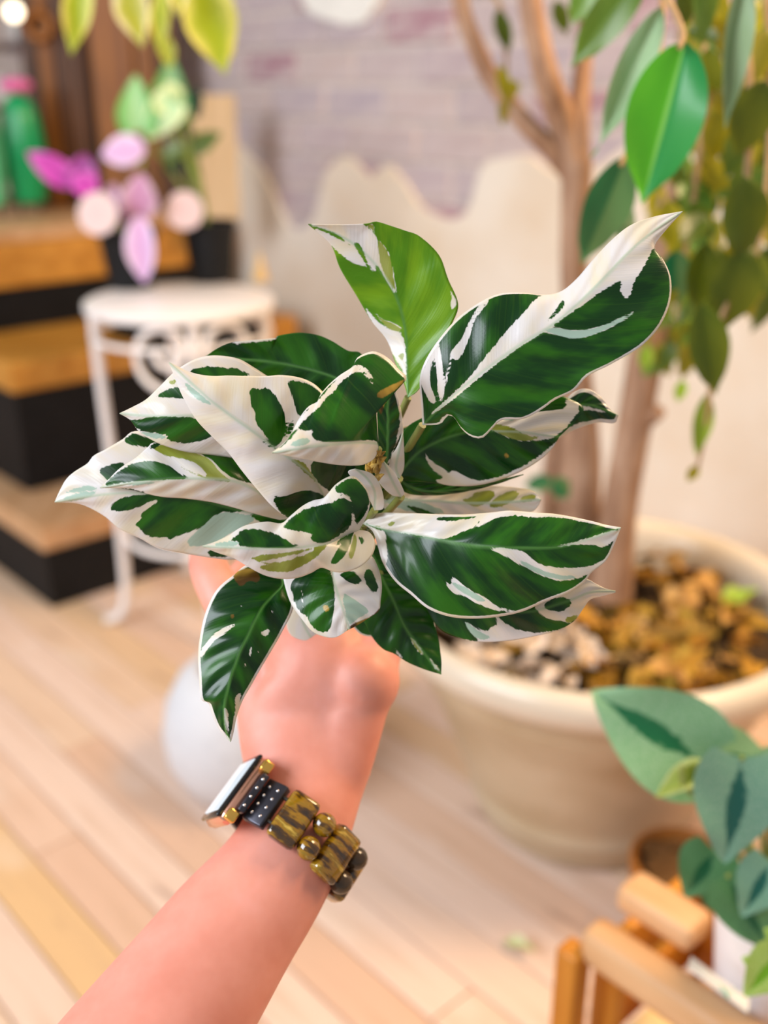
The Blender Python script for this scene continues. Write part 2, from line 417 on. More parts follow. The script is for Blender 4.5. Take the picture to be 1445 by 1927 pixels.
def bark_mat():
    t = NT('fig_bark'); n = t.noise(t.coord('Object', (8, 8, 2)), 6, 4); n2 = t.noise(t.coord('Object', (1, 1, 6)), 9, 3)
    c = t.ramp(n, [(0.3, (0.25, 0.135, 0.08)), (0.55, (0.38, 0.225, 0.14)), (0.75, (0.50, 0.34, 0.24))])
    c = t.mix(t.math('MULTIPLY', t.smooth(n2, 0.6, 0.75), 0.4), c, (0.24, 0.13, 0.09)); t.bump(n, 0.3, 0.004)
    return t.fin(c, 0.7, 0.3)
M_bark = bark_mat()
def limb(name, pts, rads, parent=fig, mat=None, n=30):
    p = vspline(pts, n); q = np.linspace(0, 1, n); rr = np.interp(q, np.linspace(0, 1, len(rads)), rads)
    return child(name, MB().tube(p, list(rr), 10).mesh(name, angle=80), mat or M_bark, parent)
D = 1.56
limb('trunk', [PD(1085, 1120, D - 0.02), PD(1088, 950, D), PD(1092, 800, D), PD(1084, 650, D), PD(1080, 520, D), PD(1083, 400, D), PD(1086, 300, D)], [0.045, 0.038, 0.034, 0.022, 0.019, 0.021, 0.022])
limb('trunk', [PD(1150, 1120, D - 0.06), PD(1165, 960, D - 0.06), PD(1188, 830, D - 0.07), PD(1210, 700, D - 0.08), PD(1232, 560, D - 0.09), PD(1262, 380, D - 0.1), PD(1285, 150, D - 0.1), PD(1300, -120, D - 0.1)], [0.034, 0.028, 0.026, 0.026, 0.019, 0.014, 0.012, 0.010])
limb('trunk', [PD(1040, 1090, D + 0.03), PD(1030, 950, D + 0.03), PD(1044, 820, D + 0.03), PD(1060, 690, D + 0.02), PD(1074, 560, D + 0.01)], [0.016, 0.013, 0.013, 0.012, 0.010])
limb('branch', [PD(1086, 345, D), PD(1040, 285, D), PD(985, 228, D), PD(925, 150, D + .02), PD(888, 70, D + .02), PD(866, 0, D + .02), PD(850, -130, D)], [0.015, 0.014, 0.0135, 0.013, 0.012, 0.011, 0.010])
limb('branch', [PD(1083, 330, D), PD(1062, 240, D), PD(1030, 150, D - .03), PD(1008, 60, D - .03), PD(995, -20, D - .03), PD(985, -140, D)], [0.022, 0.021, 0.018, 0.016, 0.015, 0.012])
limb('branch', [PD(1090, 310, D), PD(1090, 220, D), PD(1098, 110, D + .03), PD(1105, 0, D + .03), PD(1110, -140, D)], [0.016, 0.014, 0.012, 0.010, 0.009])
limb('branch', [PD(1212, 790, D - .07), PD(1228, 782, D - .09), PD(1242, 772, D - .10)], [0.016, 0.013, 0.010], n=8)
M_twig = plain('fig_twig', (0.36, 0.22, 0.10), 0.7, 0.3)
for pts in ([PD(1290, -40, 1.30), PD(1330, 130, 1.20), PD(1310, 330, 1.18), PD(1290, 470, 1.16), PD(1270, 600, 1.16)],
            [PD(1380, -60, 1.15), PD(1410, 150, 1.08), PD(1400, 400, 1.06), PD(1370, 560, 1.05), PD(1345, 640, 1.05), PD(1330, 790, 1.08), PD(1312, 880, 1.1)],
            [PD(1200, -60, 1.1), PD(1250, -10, 0.98), PD(1285, 60, 0.93), PD(1278, 90, 0.91)],
            [PD(1250, -40, 1.15), PD(1235, 120, 1.0), PD(1190, 260, 0.98), PD(1168, 310, 0.96)],
            [PD(1440, -60, 1.2), PD(1450, 200, 1.15), PD(1440, 380, 1.12), PD(1425, 480, 1.1)],
            [PD(900, -40, 1.6), PD(940, 10, 1.56), PD(952, 100, 1.55), PD(950, 190, 1.55)]):
    limb('twig', pts, [0.004, 0.0035, 0.003, 0.002], mat=M_twig, n=20)
M_fig = leaf_shader('fig_leaf', (0.10, 0.25, 0.035), (0.14, 0.29, 0.05), (0.18, 0.34, 0.09), 0.3, 0.3, (0.22, 0.32, 0.02))
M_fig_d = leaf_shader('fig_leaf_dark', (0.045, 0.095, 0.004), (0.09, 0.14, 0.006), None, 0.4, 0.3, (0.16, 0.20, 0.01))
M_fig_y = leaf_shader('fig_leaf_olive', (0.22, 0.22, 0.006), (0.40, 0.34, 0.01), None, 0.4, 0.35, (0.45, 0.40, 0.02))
M_fig_s = leaf_shader('fig_leaf_underside', (0.22, 0.36, 0.18), (0.26, 0.40, 0.22), (0.33, 0.46, 0.28), 0.5, 0.2)
M_fig_b = leaf_shader('fig_leaf_bright', (0.05, 0.30, 0.012), (0.07, 0.33, 0.015), (0.16, 0.42, 0.08), 0.22, 0.2, (0.15, 0.5, 0.02), split=(0.0, 0.19, 0.055))
M_fig_t = leaf_shader('fig_leaf_teal', (0.012, 0.17, 0.06), (0.02, 0.20, 0.07), None, 0.3, 0.15, None, split=(0.10, 0.24, 0.08))
fm = [leaf_mesh('fig_leaf', 'ovate', 0.46, 0.22, 0.10, 0.015, 18, 4, 0.5), leaf_mesh('fig_leaf', 'ovate', 0.42, 0.35, -0.12, 0.02, 18, 4, 0.5), leaf_mesh('fig_leaf', 'ovate', 0.5, 0.1, 0.2, 0.02, 18, 4, 0.5)]
def fleaf(b, e, wpx, d, mat, lean=0.0, k=0, nrm=None, parent=fig):
    p0 = PD(b[0], b[1], d); p1 = PD(e[0], e[1], d + lean)
    L = math.hypot(b[0] - e[0], b[1] - e[1]); ws = (wpx / L) / (0.46, 0.42, 0.5)[k]
    return place_leaf(fm[k], mat, p0, p1, nrm or (TOC + jit(0.25)), parent, ws, name='leaf')
fleaf((1290, 76), (1206, 384), 156, 0.92, M_fig_b, -0.01, 0, Vector((-0.25, -1, 0.35)))
fleaf((1246, 12), (1128, 275), 72, 0.96, M_fig_s, 0.0, 1)
fleaf((1128, 275), (1108, 300), 6, 0.96, M_fig_s)
fleaf((1215, -55), (1072, 124), 84, 1.05, M_fig, 0.0, 0)
fleaf((1120, -40), (1075, 45), 60, 1.2, M_fig, 0.0, 0)
fleaf((1178, 290), (1098, 505), 96, 1.0, M_fig_t, 0.02, 0)
fleaf((1165, 360), (1180, 470), 36, 1.02, M_fig_s, 0.02, 1)
fleaf((1405, -60), (1358, 240), 58, 0.97, M_fig_s, 0.0, 1)
fleaf((1325, -80), (1335, 90), 62, 1.05, M_fig, 0.0, 2)
fleaf((1300, -60), (1290, 60), 60, 1.1, M_fig_d, 0.0, 2)
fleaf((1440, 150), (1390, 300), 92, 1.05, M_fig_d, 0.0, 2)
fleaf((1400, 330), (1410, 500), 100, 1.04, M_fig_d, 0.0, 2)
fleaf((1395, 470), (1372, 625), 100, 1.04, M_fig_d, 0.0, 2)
fleaf((1318, 570), (1352, 748), 74, 1.02, M_fig_d, 0.0, 0)
fleaf((1330, 740), (1312, 862), 38, 1.08, M_lime, 0.0, 0)
fleaf((1312, 875), (1294, 908), 22, 1.1, M_fig_y, 0.0, 0)
fleaf((1285, 715), (1275, 758), 24, 1.2, M_lime, 0.0, 0)
fleaf((1330, 455), (1310, 590), 62, 1.08, M_fig_d, 0.0, 0)
fleaf((1270, 470), (1275, 580), 64, 1.12, M_fig_t, 0.0, 2)
for (b, e, w) in (((935, 18), (960, 100), 34), ((938, 122), (962, 205), 28), ((944, 190), (948, 238), 22), ((1045, 0), (1068, 66), 34), ((965, 150), (972, 182), 20)):
    fleaf(b, e, w, 1.54, M_fig_y if w < 30 else M_fig_d, 0.0, 0)
fleaf((1040, 905), (985, 915), 34, 1.45, M_fig_t, 0.0, 0); fleaf((1042, 900), (1072, 940), 36, 1.45, M_fig_t, 0.0, 0)
limb('twig', [PD(1045, 960, 1.55), PD(1042, 925, 1.47), PD(1040, 903, 1.45)], [0.003, 0.002], mat=M_twig, n=6)
for b, e, w in (((1372, 170), (1380, 275), 66), ((1352, 205), (1345, 310), 60), ((1390, 230), (1372, 330), 60), ((1350, 110), (1362, 215), 60), ((1418, 60), (1425, 165), 70), ((1335, 290), (1322, 390), 60)):
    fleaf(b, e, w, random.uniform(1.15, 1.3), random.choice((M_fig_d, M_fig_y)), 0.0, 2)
cnt = 0
while cnt < 210:                                                        # the drooping crown behind the near leaves
    x = random.uniform(1215, 1475); y = random.uniform(-60, 640)
    if x < 1215 + max(0, (y - 250)) * 0.10: continue
    if x > 1330 and y > 560: continue
    if x < 1290 and y < 60: continue
    d = random.uniform(1.12, 1.6); L = random.uniform(80, 135) / d
    a = random.gauss(PI / 2, 0.45)
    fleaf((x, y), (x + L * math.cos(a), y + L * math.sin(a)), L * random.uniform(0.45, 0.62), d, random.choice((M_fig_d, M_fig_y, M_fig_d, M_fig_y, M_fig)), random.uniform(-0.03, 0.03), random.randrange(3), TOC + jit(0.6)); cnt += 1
for k in range(26):                                                     # yellow-green lower fringe beside the trunk
    x = random.uniform(1130, 1330); y = random.uniform(520, 660)
    L = random.uniform(50, 80); a = random.gauss(PI / 2, 0.5)
    fleaf((x, y), (x + L * math.cos(a), y + L * math.sin(a)), L * 0.5, random.uniform(1.3, 1.5), random.choice((M_fig_y, M_lime, M_fig)), 0, random.randrange(3), TOC + jit(0.6))
# ------------------------------------------------------------------ white wrought-iron plant table
M_iron = plain('white_iron', (0.84, 0.80, 0.79), 0.35, 0.04, 8)
TH = 0.74
tc_ = PH(338, 560, TH)                                                   # centre of the top
TR = 0.198
table = thing('plant_table', (tc_.x, tc_.y, 0), 'round white wrought-iron table with scrollwork under its top', 'table')
T0 = Vector((tc_.x, tc_.y, 0))
child('tabletop', MB().lathe(T0, [(0, TH), (TR - 0.008, TH), (TR, TH - 0.004), (TR + 0.001, TH - 0.010), (TR, TH - 0.018), (TR - 0.008, TH - 0.020), (0, TH - 0.020)], 56).mesh('tabletop'), M_iron, table)
def ringpts(r, z, n=49, a0=0, a1=2 * PI): return [T0 + Vector((r * math.cos(a0 + (a1 - a0) * k / (n - 1)), r * math.sin(a0 + (a1 - a0) * k / (n - 1)), z)) for k in range(n)]
child('apron_ring', MB().tube(ringpts(TR - 0.012, TH - 0.072), 0.006, 8).mesh('apron_ring', angle=80), M_iron, table)
child('lower_ring', MB().tube(ringpts(TR - 0.045, 0.21), 0.008, 8).mesh('lower_ring', angle=80), M_iron, table)
legang = [R(198), R(288), R(18), R(108)]
for a in legang:
    d = Vector((math.cos(a), math.sin(a), 0)); pts = []
    for h, r in ((TH - 0.02, TR - 0.018), (0.60, TR - 0.020), (0.40, TR - 0.026), (0.20, TR - 0.030), (0.08, TR - 0.028), (0.025, TR - 0.015), (0.010, TR + 0.010), (0.012, TR + 0.026)):
        pts.append(T0 + d * r + Z * h)
    child('leg', MB().tube(vspline(pts, 36), 0.0115, 10).mesh('leg', angle=80), M_iron, table)
for a0 in legang[1:2]:                                                  # a big C scroll on each side of each leg, under the top
    for sgn in (1, -1):
        pts = []
        for k in range(50):
            q = k / 49; th = R(-58) - q * R(520)
            rr = np.interp(q, [0, 0.1, 0.24, 0.42, 0.6, 0.78, 1], [0.090, 0.072, 0.057, 0.050, 0.036, 0.024, 0.014])
            ang = a0 + sgn * (0.060 - rr * math.cos(th)) / (TR - 0.016)
            pts.append(T0 + Vector((math.cos(ang), math.sin(ang), 0)) * (TR - 0.016) + Z * (TH - 0.078 + rr * math.sin(th)))
        child('scroll', MB().tube(pts, 0.008, 8).mesh('scroll', angle=80), M_iron, table)

# ------------------------------------------------------------------ the two nursery pots on the table
M_nursery = plain('black_plastic', (0.006, 0.0065, 0.008), 0.5, 0.1, spec=0.25)
def nursery_pot(t, c, r1, r0, h):
    child('pot', MB().lathe(c, [(0, 0), (r0, 0), (r1, h - 0.018), (r1 + 0.004, h - 0.018), (r1 + 0.004, h), (r1 - 0.002, h), (r1 - 0.005, h - 0.03), (0, h - 0.03)], 36).mesh('pot'), M_nursery, t)
    child('soil', MB().lathe(c, [(0, h - 0.02), (r1 - 0.004, h - 0.024), (0, h - 0.031)], 24).mesh('soil'), M_soil, t)
M_pink = leaf_shader('magenta_leaf', (0.48, 0.03, 0.36), (0.62, 0.10, 0.50), None, 0.4, 0.2)
M_pinkd = leaf_shader('purple_leaf', (0.22, 0.02, 0.20), (0.45, 0.10, 0.40), None, 0.4, 0.2)
M_lil = leaf_shader('lilac_leaf', (0.60, 0.36, 0.62), (0.72, 0.58, 0.78), None, 0.45, 0.2)
M_rose = leaf_shader('rose_leaf', (0.62, 0.28, 0.50), (0.72, 0.48, 0.58), None, 0.45, 0.2)
M_synl = leaf_shader('pale_green_leaf', (0.30, 0.56, 0.24), (0.10, 0.40, 0.06), None, 0.45, 0.25)
M_syny = leaf_shader('cream_green_leaf', (0.42, 0.62, 0.34), (0.72, 0.76, 0.42), None, 0.45, 0.25)
M_dkl = leaf_shader('deep_green_leaf', (0.015, 0.06, 0.05), (0.03, 0.10, 0.08), None, 0.4, 0.1)
M_olv = leaf_shader('olive_leaf', (0.07, 0.12, 0.015), (0.14, 0.18, 0.03), None, 0.4, 0.2)
M_stem = plain('green_stem', (0.22, 0.30, 0.05), 0.5, 0.2)
M_tag = None
def tag_mat():                                                          # a pale round tag printed with a faint pink ring and swirl
    t = NT('round_tag_print'); sx = t.n('ShaderNodeSeparateXYZ'); t.l(t.coord('Object'), sx.inputs[0])
    r_ = t.math('SQRT', t.math('ADD', t.math('MULTIPLY', sx.outputs[0], sx.outputs[0]), t.math('MULTIPLY', sx.outputs[1], sx.outputs[1])))
    an = t.math('ARCTAN2', sx.outputs[1], sx.outputs[0])
    sp = t.math('SINE', t.math('ADD', t.math('MULTIPLY', r_, 640.0), an))
    m = t.math('MULTIPLY', t.smooth(sp, 0.5, 0.9), t.smooth(r_, 0.022, 0.018))
    return t.fin(t.mix(t.math('MULTIPLY', m, 0.5), (0.64, 0.47, 0.46), (0.55, 0.25, 0.29)), 0.5)
M_tag = tag_mat()
def round_tag(t, c, r, n):
    o = link('round_tag', MB().lathe((0, 0, 0), [(0, 0.001), (r, 0.001), (r, -0.001), (0, -0.001)], 32).mesh('round_tag'), M_tag, t)
    q = Vector(n).to_track_quat('Z', 'Y').to_matrix().to_4x4()
    o.matrix_basis = t.matrix_basis.inverted() @ Matrix.Translation(c) @ q
    return o
hm = [leaf_mesh('broad_leaf', 'heart', 0.75, 0.25, 0.15, 0.02), leaf_mesh('oval_leaf', 'ovate', 0.5, 0.25, 0.1, 0.02)]
def bleaf(t, b, e, w, d, mat, k=0, lean=0.0, root=None, nrm=None):
    p0 = PD(b[0], b[1], d); p1 = PD(e[0], e[1], d + lean); L = math.hypot(b[0] - e[0], b[1] - e[1])
    place_leaf(hm[k], mat, p0, p1, nrm or (TOC + jit(0.15)), t, (w / L) / (0.75, 0.5)[k], name='leaf')
    if root is not None:
        mid = (root + p0) / 2 + Vector((0, 0, 0.01))
        child('stem', MB().tube(vspline([root, mid, p0], 10), [0.003] * 9 + [0.0015], 6).mesh('stem', angle=80), M_stem, t)
p1c = PH(248, 540, TH) + Z * 0.0005
pinkp = thing('potted_pink_plant', p1c, 'black nursery pot with magenta and lilac leaves on the white table', 'potted plant', None)
nursery_pot(pinkp, p1c, 0.062, 0.047, 0.128)
d1 = p1c.y; rt = p1c + Z * 0.11
for (b, e, w, m, k, dd) in (((150, 350), (48, 285), 54, M_pink, 1, 0), ((150, 365), (158, 290), 66, M_pinkd, 1, -.01), ((275, 280), (186, 288), 62, M_lil, 1, .02), ((262, 420), (262, 325), 76, M_rose, 1, -.02), ((205, 420), (212, 345), 54, M_lil, 1, .0),
                            ((262, 405), (268, 535), 62, M_lil, 1, -.075), ((240, 430), (235, 370), 50, M_pink, 1, .02), ((185, 360), (130, 330), 50, M_pink, 1, -.03)):
    bleaf(pinkp, b, e, w, d1 + dd, m, k, -0.01 if e[1] > 500 else 0.0, rt)
round_tag(pinkp, PD(184, 402, d1 - 0.085), 0.044, Vector((-0.15, -1, 0.25)))
child('tag_stake', MB().tube([PD(186, 405, d1 - 0.083), rt - Z * 0.01], 0.0018, 6).mesh('tag_stake', angle=80), plain('tag_stake_plastic', (0.8, 0.74, 0.72), 0.5), pinkp)
p2c = PH(399, 528, TH) + Z * 0.0005
grp = thing('potted_arrowhead_plant', p2c, 'black nursery pot with pale green arrowhead leaves on the white table', 'potted plant', None)
nursery_pot(grp, p2c, 0.058, 0.046, 0.132)
d2 = p2c.y; rt = p2c + Z * 0.115
for (b, e, w, m, k, dd) in (((262, 245), (250, 140), 84, M_synl, 0, -.02), ((320, 232), (318, 105), 84, M_synl, 0, -.01), ((330, 190), (268, 262), 70, M_syny, 0, -.03), ((350, 180), (375, 222), 56, M_dkl, 0, .03), ((352, 288), (414, 248), 40, M_olv, 1, .0), ((345, 275), (300, 300), 40, M_olv, 1, -.02), ((330, 330), (318, 290), 44, M_dkl, 1, .02), ((365, 350), (362, 290), 22, M_olv, 1, .0), ((305, 180), (360, 215), 66, M_syny, 0, -.02)):
    bleaf(grp, b, e, w, d2 + dd, m, k, 0, rt)
round_tag(grp, PD(347, 396, d2 - 0.075), 0.041, Vector((0.0, -1, 0.25)))
child('tag_stake', MB().tube([PD(350, 397, d2 - 0.073), rt - Z * 0.01], 0.0018, 6).mesh('tag_stake', angle=80), bpy.data.materials['tag_stake_plastic'], grp)
# a small amber pot at the table's right edge
amb = PH(490, 528, TH) + Z * 0.0005
M_amber = plain('amber_glaze', (0.62, 0.42, 0.18), 0.3, 0.2)
tag(link('amber_cone', MB().lathe((0, 0, 0), [(0, 0), (0.020, 0), (0.021, 0.004), (0.012, 0.03), (0.007, 0.05), (0.004, 0.062), (0, 0.064)], 20).mesh('amber_cone'), M_amber), 'small amber cone-shaped ornament at the right edge of the white table', 'ornament').location = amb

# ------------------------------------------------------------------ tan board behind the black pot, cabinet, shelf and ornaments on the top step
M_tan = wood('tan_board_wood', (0.55, 0.40, 0.23), (0.68, 0.52, 0.34), (30, 30, 4), 0.6)
bd = PD(412, 420, 3.10)
tb = tag(link('tan_board', MB().box((0, 0, 0.165), Vector((1, 0.25, 0)).normalized(), Vector((-0.25, 1, 0)).normalized(), Z, 0.062, 0.01, 0.165, 0.002).mesh('tan_board', False), M_tan), 'plain tan board standing upright behind the black pot', 'board')
tb.location = (bd.x, bd.y, 0.8005)
M_dkw = wood('dark_cabinet_wood', (0.012, 0.006, 0.004), (0.14, 0.05, 0.012), (25, 25, 2.5), 0.55, 0.5)
M_brw = wood('brown_cabinet_wood', (0.16, 0.05, 0.003), (0.32, 0.115, 0.008), (20, 20, 2.5), 0.5, 0.3)
cb0 = PD(60, 300, 3.42); cb1 = PD(342, 300, 3.42)
cab = thing('wooden_cabinet', ((cb0.x + cb1.x) / 2, 3.42, 0.8005), 'tall dark brown cabinet of upright boards behind the pink plant', 'cabinet')
X = Vector((1, 0, 0)); Y = Vector((0, 1, 0))
x0, x1 = cb0.x, cb1.x
child('back_panel', MB().box(((x0 + x1) / 2, 3.45, 0.801 + 0.5), X, Y, Z, (x1 - x0) / 2, 0.012, 0.5).mesh('back_panel', False), M_dkw, cab)
def cx(px): return PD(px, 250, 3.40).x
for a, b, m, t in ((56, 84, M_dkw, .03), (88, 112, M_brw, .026), (116, 140, M_dkw, .02), (143, 166, M_dkw, .024), (186, 262, M_brw, .03), (266, 298, M_brw, .026), (301, 340, M_dkw, .022)):
    child('board', MB().box(((cx(a) + cx(b)) / 2, 3.43 - t / 2, 0.801 + 0.5), X, Y, Z, (cx(b) - cx(a)) / 2, t / 2 + 0.004, 0.5, 0.004).mesh('board', False), m, cab)
ro = PD(72, 48, 3.38)
child('carved_ring', MB().tube([ro + X * 0.034 * math.cos(k * PI / 16) + Z * 0.034 * math.sin(k * PI / 16) for k in range(33)], 0.012, 8).mesh('carved_ring', angle=80), M_brw, cab)
# shelf rack at the far left
rk = PD(10, 120, 3.56)
rack = thing('shelf_rack', (rk.x, rk.y, 0.8005), 'dark shelf rack at the far left edge behind the green cactus', 'shelf')
for h in (0.012, 0.285, 0.46, 0.66):
    child('shelf', MB().box((rk.x, rk.y, 0.80 + h), X, Y, Z, 0.12, 0.09, 0.010, 0.002).mesh('shelf', False), M_dkw, rack)
for sx in (-0.108, 0.108):
    child('upright', MB().box((rk.x + sx, rk.y + 0.085, 1.21), X, Y, Z, 0.012, 0.010, 0.405, 0.002).mesh('upright', False), M_dkw, rack)
M_cer = plain('grey_ceramic', (0.62, 0.60, 0.58), 0.4, 0.1)
for k, (px, h, r_, hh, lab) in enumerate(((4, 0.295, 0.040, 0.075, 'pale grey jar on the dark rack, at the frame edge'), (40, 0.47, 0.030, 0.10, 'slim grey jar on the dark rack, under the glowing bulb'))):
    p = PD(px, 100, 3.50)
    tag(link('jar', MB().lathe((0, 0, 0), [(0, 0), (r_ * .8, 0), (r_, hh * .3), (r_ * .9, hh * .8), (r_ * .6, hh * .9), (r_ * .65, hh), (r_ * .5, hh), (r_ * .5, hh * .85), (0, hh * .8)], 24).mesh('jar'), M_cer), lab, 'jar').location = (p.x, p.y, 0.8105 + h)
t = NT('warm_bulb_glass'); t.fin((1, 0.9, 0.75), 0.3); t.b.inputs['Emission Color'].default_value = (1, 0.86, 0.62, 1); t.b.inputs['Emission Strength'].default_value = 3.0
bl = PD(26, 22, 3.30)
bulb = tag(thing('hanging_bulb', bl, 'small glowing bulb hanging in front of the dark rack', 'lamp'))
child('glass', MB().ball(bl, 0.024, 16, 10).mesh('glass'), t.m, bulb)
child('socket', MB().lathe(bl + Z * 0.022, [(0, 0), (0.012, 0), (0.012, 0.03), (0.003, 0.034), (0.003, 0.5), (0, 0.5)], 14).mesh('socket'), M_nursery, bulb)
# metal cactus ornaments
M_cact = plain('green_enamel', (0.0, 0.32, 0.10), 0.25, 0.3, 6)
M_cactl = plain('pale_green_enamel', (0.10, 0.50, 0.25), 0.3, 0.25, 6)
M_flow = plain('pink_enamel', (0.80, 0.16, 0.42), 0.4, 0.15)
M_wire = plain('dark_wire', (0.05, 0.035, 0.03), 0.5)
def cactus(px, d, w, lab, mat, flower):
    b = PD(px, 350, d); b.z = 0.8005
    o = thing('metal_cactus', b, lab, 'ornament', 'metal cacti on the top step')
    h0 = 0.035
    bd_ = []
    for k in range(17):
        q = k / 16; bd_.append((w * (0.80 + 0.25 * math.sin(PI * min(1, q * 1.15))) * (math.sqrt(max(0, 1 - ((q - .8) / .2) ** 2)) if q > 0.8 else 1), h0 + 0.30 * q))
    m = MB().lathe(b, [(0, h0)] + bd_, 40)
    vs = []
    for v in m.v:                                                       # upright ribs
        dx, dy = v[0] - b.x, v[1] - b.y; a = math.atan2(dy, dx); k = 1 + 0.07 * math.cos(a * 10); vs.append((b.x + dx * k, b.y + dy * k, v[2]))
    m.v = vs
    child('body', m.mesh('body', angle=80), mat, o)
    for sx in (-1, 1):
        child('stake', MB().tube([b + X * sx * w * 0.5 + Z * 0.001, b + X * sx * w * 0.5 + Z * (h0 + 0.02)], 0.005, 8).mesh('stake', angle=80), M_wire, o)
    if flower:
        m = MB()
        for k in range(7):
            q = 2 * PI * k / 7; m.ball(b + Z * (h0 + 0.312) + Vector((math.cos(q), math.sin(q), 0.2)) * 0.026, 0.022, 10, 6, (1, 1, 0.8))
        m.ball(b + Z * (h0 + 0.318), 0.022, 10, 6)
        child('flower', m.mesh('flower', angle=80), M_flow, o)
cactus(52, 3.24, 0.057, 'green metal cactus topped with a pink flower, left of the cabinet', M_cact, True)
cactus(-24, 3.15, 0.052, 'green metal cactus cut off by the left frame edge', M_cactl, False)

# ------------------------------------------------------------------ white round planter on the floor behind the wrist
wpc = PH(468, 1470, 0)
def speck():
    t = NT('white_speckled_glaze'); n = t.noise(t.coord('Object'), 45, 3); n2 = t.noise(t.coord('Object'), 7, 3)
    c = t.mix(t.math('MULTIPLY', t.smooth(n, 0.52, 0.75), 0.35), (0.62, 0.63, 0.66), (0.42, 0.43, 0.46)); c = t.mix(t.math('MULTIPLY', n2, 0.15), c, (0.5, 0.5, 0.54))
    t.bump(n, 0.2); return t.fin(c, 0.6, 0.3)
wpl = thing('round_planter', wpc, 'squat round white speckled planter on the floor behind the wrist', 'planter')
child('body', MB().lathe(wpc, [(0, 0.001), (0.085, 0.001), (0.115, 0.02), (0.138, 0.07), (0.143, 0.12), (0.134, 0.17), (0.112, 0.215), (0.085, 0.240), (0.075, 0.243), (0.070, 0.238), (0.075, 0.21), (0.10, 0.17), (0.05, 0.15), (0, 0.15)], 48).mesh('body', angle=70), speck(), wpl)
child('soil', MB().lathe(wpc, [(0, 0.205), (0.076, 0.203), (0, 0.190)], 24).mesh('soil'), M_soil, wpl)

# ------------------------------------------------------------------ hanging variegated plant, top left
hp = PD(290, -330, 1.75)
hang = thing('hanging_plant', hp, 'hanging plant with drooping yellow-green and cream leaves at the top', 'hanging plant')
child('pot', MB().lathe(hp, [(0, -0.07), (0.07, -0.07), (0.095, 0.06), (0.10, 0.07), (0.092, 0.07), (0.085, 0.05), (0, 0.05)], 32).mesh('pot'), M_nursery, hang)
child('hanger', MB().tube([hp + Z * 0.05, hp + Z * 0.8], 0.003, 6).mesh('hanger', angle=80), M_wire, hang)
M_var = leaf_shader('yellow_variegated_leaf', (0.30, 0.40, 0.005), (0.72, 0.66, 0.14), None, 0.45, 0.3, (0.5, 0.5, 0.01))
M_var2 = leaf_shader('cream_edged_leaf', (0.40, 0.42, 0.005), (0.90, 0.80, 0.45), None, 0.45, 0.3, (0.6, 0.55, 0.05))
vl = leaf_mesh('lance_leaf', 'lance', 0.42, 0.25, -0.12, 0.03, 20, 4)
for (b, e, w, m, dd) in (((158, -70), (137, 106), 62, M_var, 0.0), ((228, -60), (273, 92), 78, M_var2, -.03), ((305, -40), (304, 105), 44, M_var, .08), ((335, -60), (336, 34), 42, M_var2, -.08), ((372, -55), (425, 142), 112, M_var, -.04), ((395, -60), (440, 110), 60, M_var2, .02), ((315, 70), (320, 130), 34, M_var, .12)):
    p0 = PD(b[0], b[1], 1.72 + dd); p1 = PD(e[0], e[1], 1.72 + dd); L = math.hypot(b[0] - e[0], b[1] - e[1])
    place_leaf(vl, m, p0, p1, TOC + jit(0.15), hang, (w / L) / 0.42, name='leaf')
    child('stem', MB().tube(vspline([hp + Z * 0.05 + jit(0.03), hp + Z * 0.085 + (p0 - hp) * 0.7, p0], 14), 0.0025, 6).mesh('stem', angle=80), M_stem, hang)
# ------------------------------------------------------------------ slatted wooden crate, bottom right
M_slat = wood('crate_wood', (0.52, 0.27, 0.11), (0.72, 0.45, 0.24), (4, 40, 40), 0.5, 0.2)
M_post = wood('orange_crate_wood', (0.48, 0.16, 0.006), (0.66, 0.27, 0.025), (30, 30, 4), 0.5, 0.2)
HC = 0.35
S1 = PH(1098, 1752, HC)                                                 # near end of the front rail
crate = thing('wooden_crate', (S1.x, S1.y, 0), 'slatted wooden crate under the silvery plant, bottom right', 'crate')
LC = 0.46; WC = 0.29
def local(u, v, z): return Vector((S1.x, S1.y, 0)) + U * u + V * v + Z * z
def rail(name, u, v0, v1, z, hw, hh, mat=None):
    c = local(u, (v0 + v1) / 2, z)
    me = MB().box((0, 0, 0), X, Y, Z, (v1 - v0) / 2, hw, hh, min(hw, hh) * 0.55).mesh(name, True, 50)
    o = link(name, me, mat or M_slat, crate); o.matrix_basis = Matrix.Translation(c - Vector((S1.x, S1.y, 0))) @ Matrix.Rotation(A - PI / 2, 4, 'Z'); return o
rail('rail', 0.018, -0.005, LC, HC - 0.022, 0.019, 0.022)               # front top rail
rail('rail', 0.098, -0.016, 0.078, HC - 0.012, 0.023, 0.016)                # second rail, raised
rail('rail', WC, -0.005, LC, HC - 0.022, 0.020, 0.022)
for k, z in enumerate((0.07, 0.155, 0.235)):
    if z < 0.15: rail('side_slat', 0.030, -0.002, LC, z, 0.009, 0.032, M_post)
    rail('side_slat', WC, 0.0, LC, z, 0.009, 0.032, M_post)
for u, v in ((0.052, 0.004), (0.052, LC - 0.02), (WC - 0.03, 0.010), (WC - 0.03, LC - 0.02)):
    child('post', MB().box(local(u, v, (HC - 0.045) / 2 + 0.0005), U, V, Z, 0.012, 0.016, (HC - 0.046) / 2, 0.004).mesh('post', True, 50), M_post, crate)
child('post', MB().box(local(0.000, -0.010, (HC - 0.03) / 2 + 0.0005), U, V, Z, 0.014, 0.014, (HC - 0.03) / 2, 0.004).mesh('post', True, 50), M_post, crate)
for z in (0.07, 0.17, 0.255):
    c = local(WC / 2 + 0.015, -0.012, z)
    child('end_slat', MB().box(c, U, V, Z, WC / 2 - 0.04, 0.008, 0.030, 0.003).mesh('end_slat', True, 50), M_post, crate)
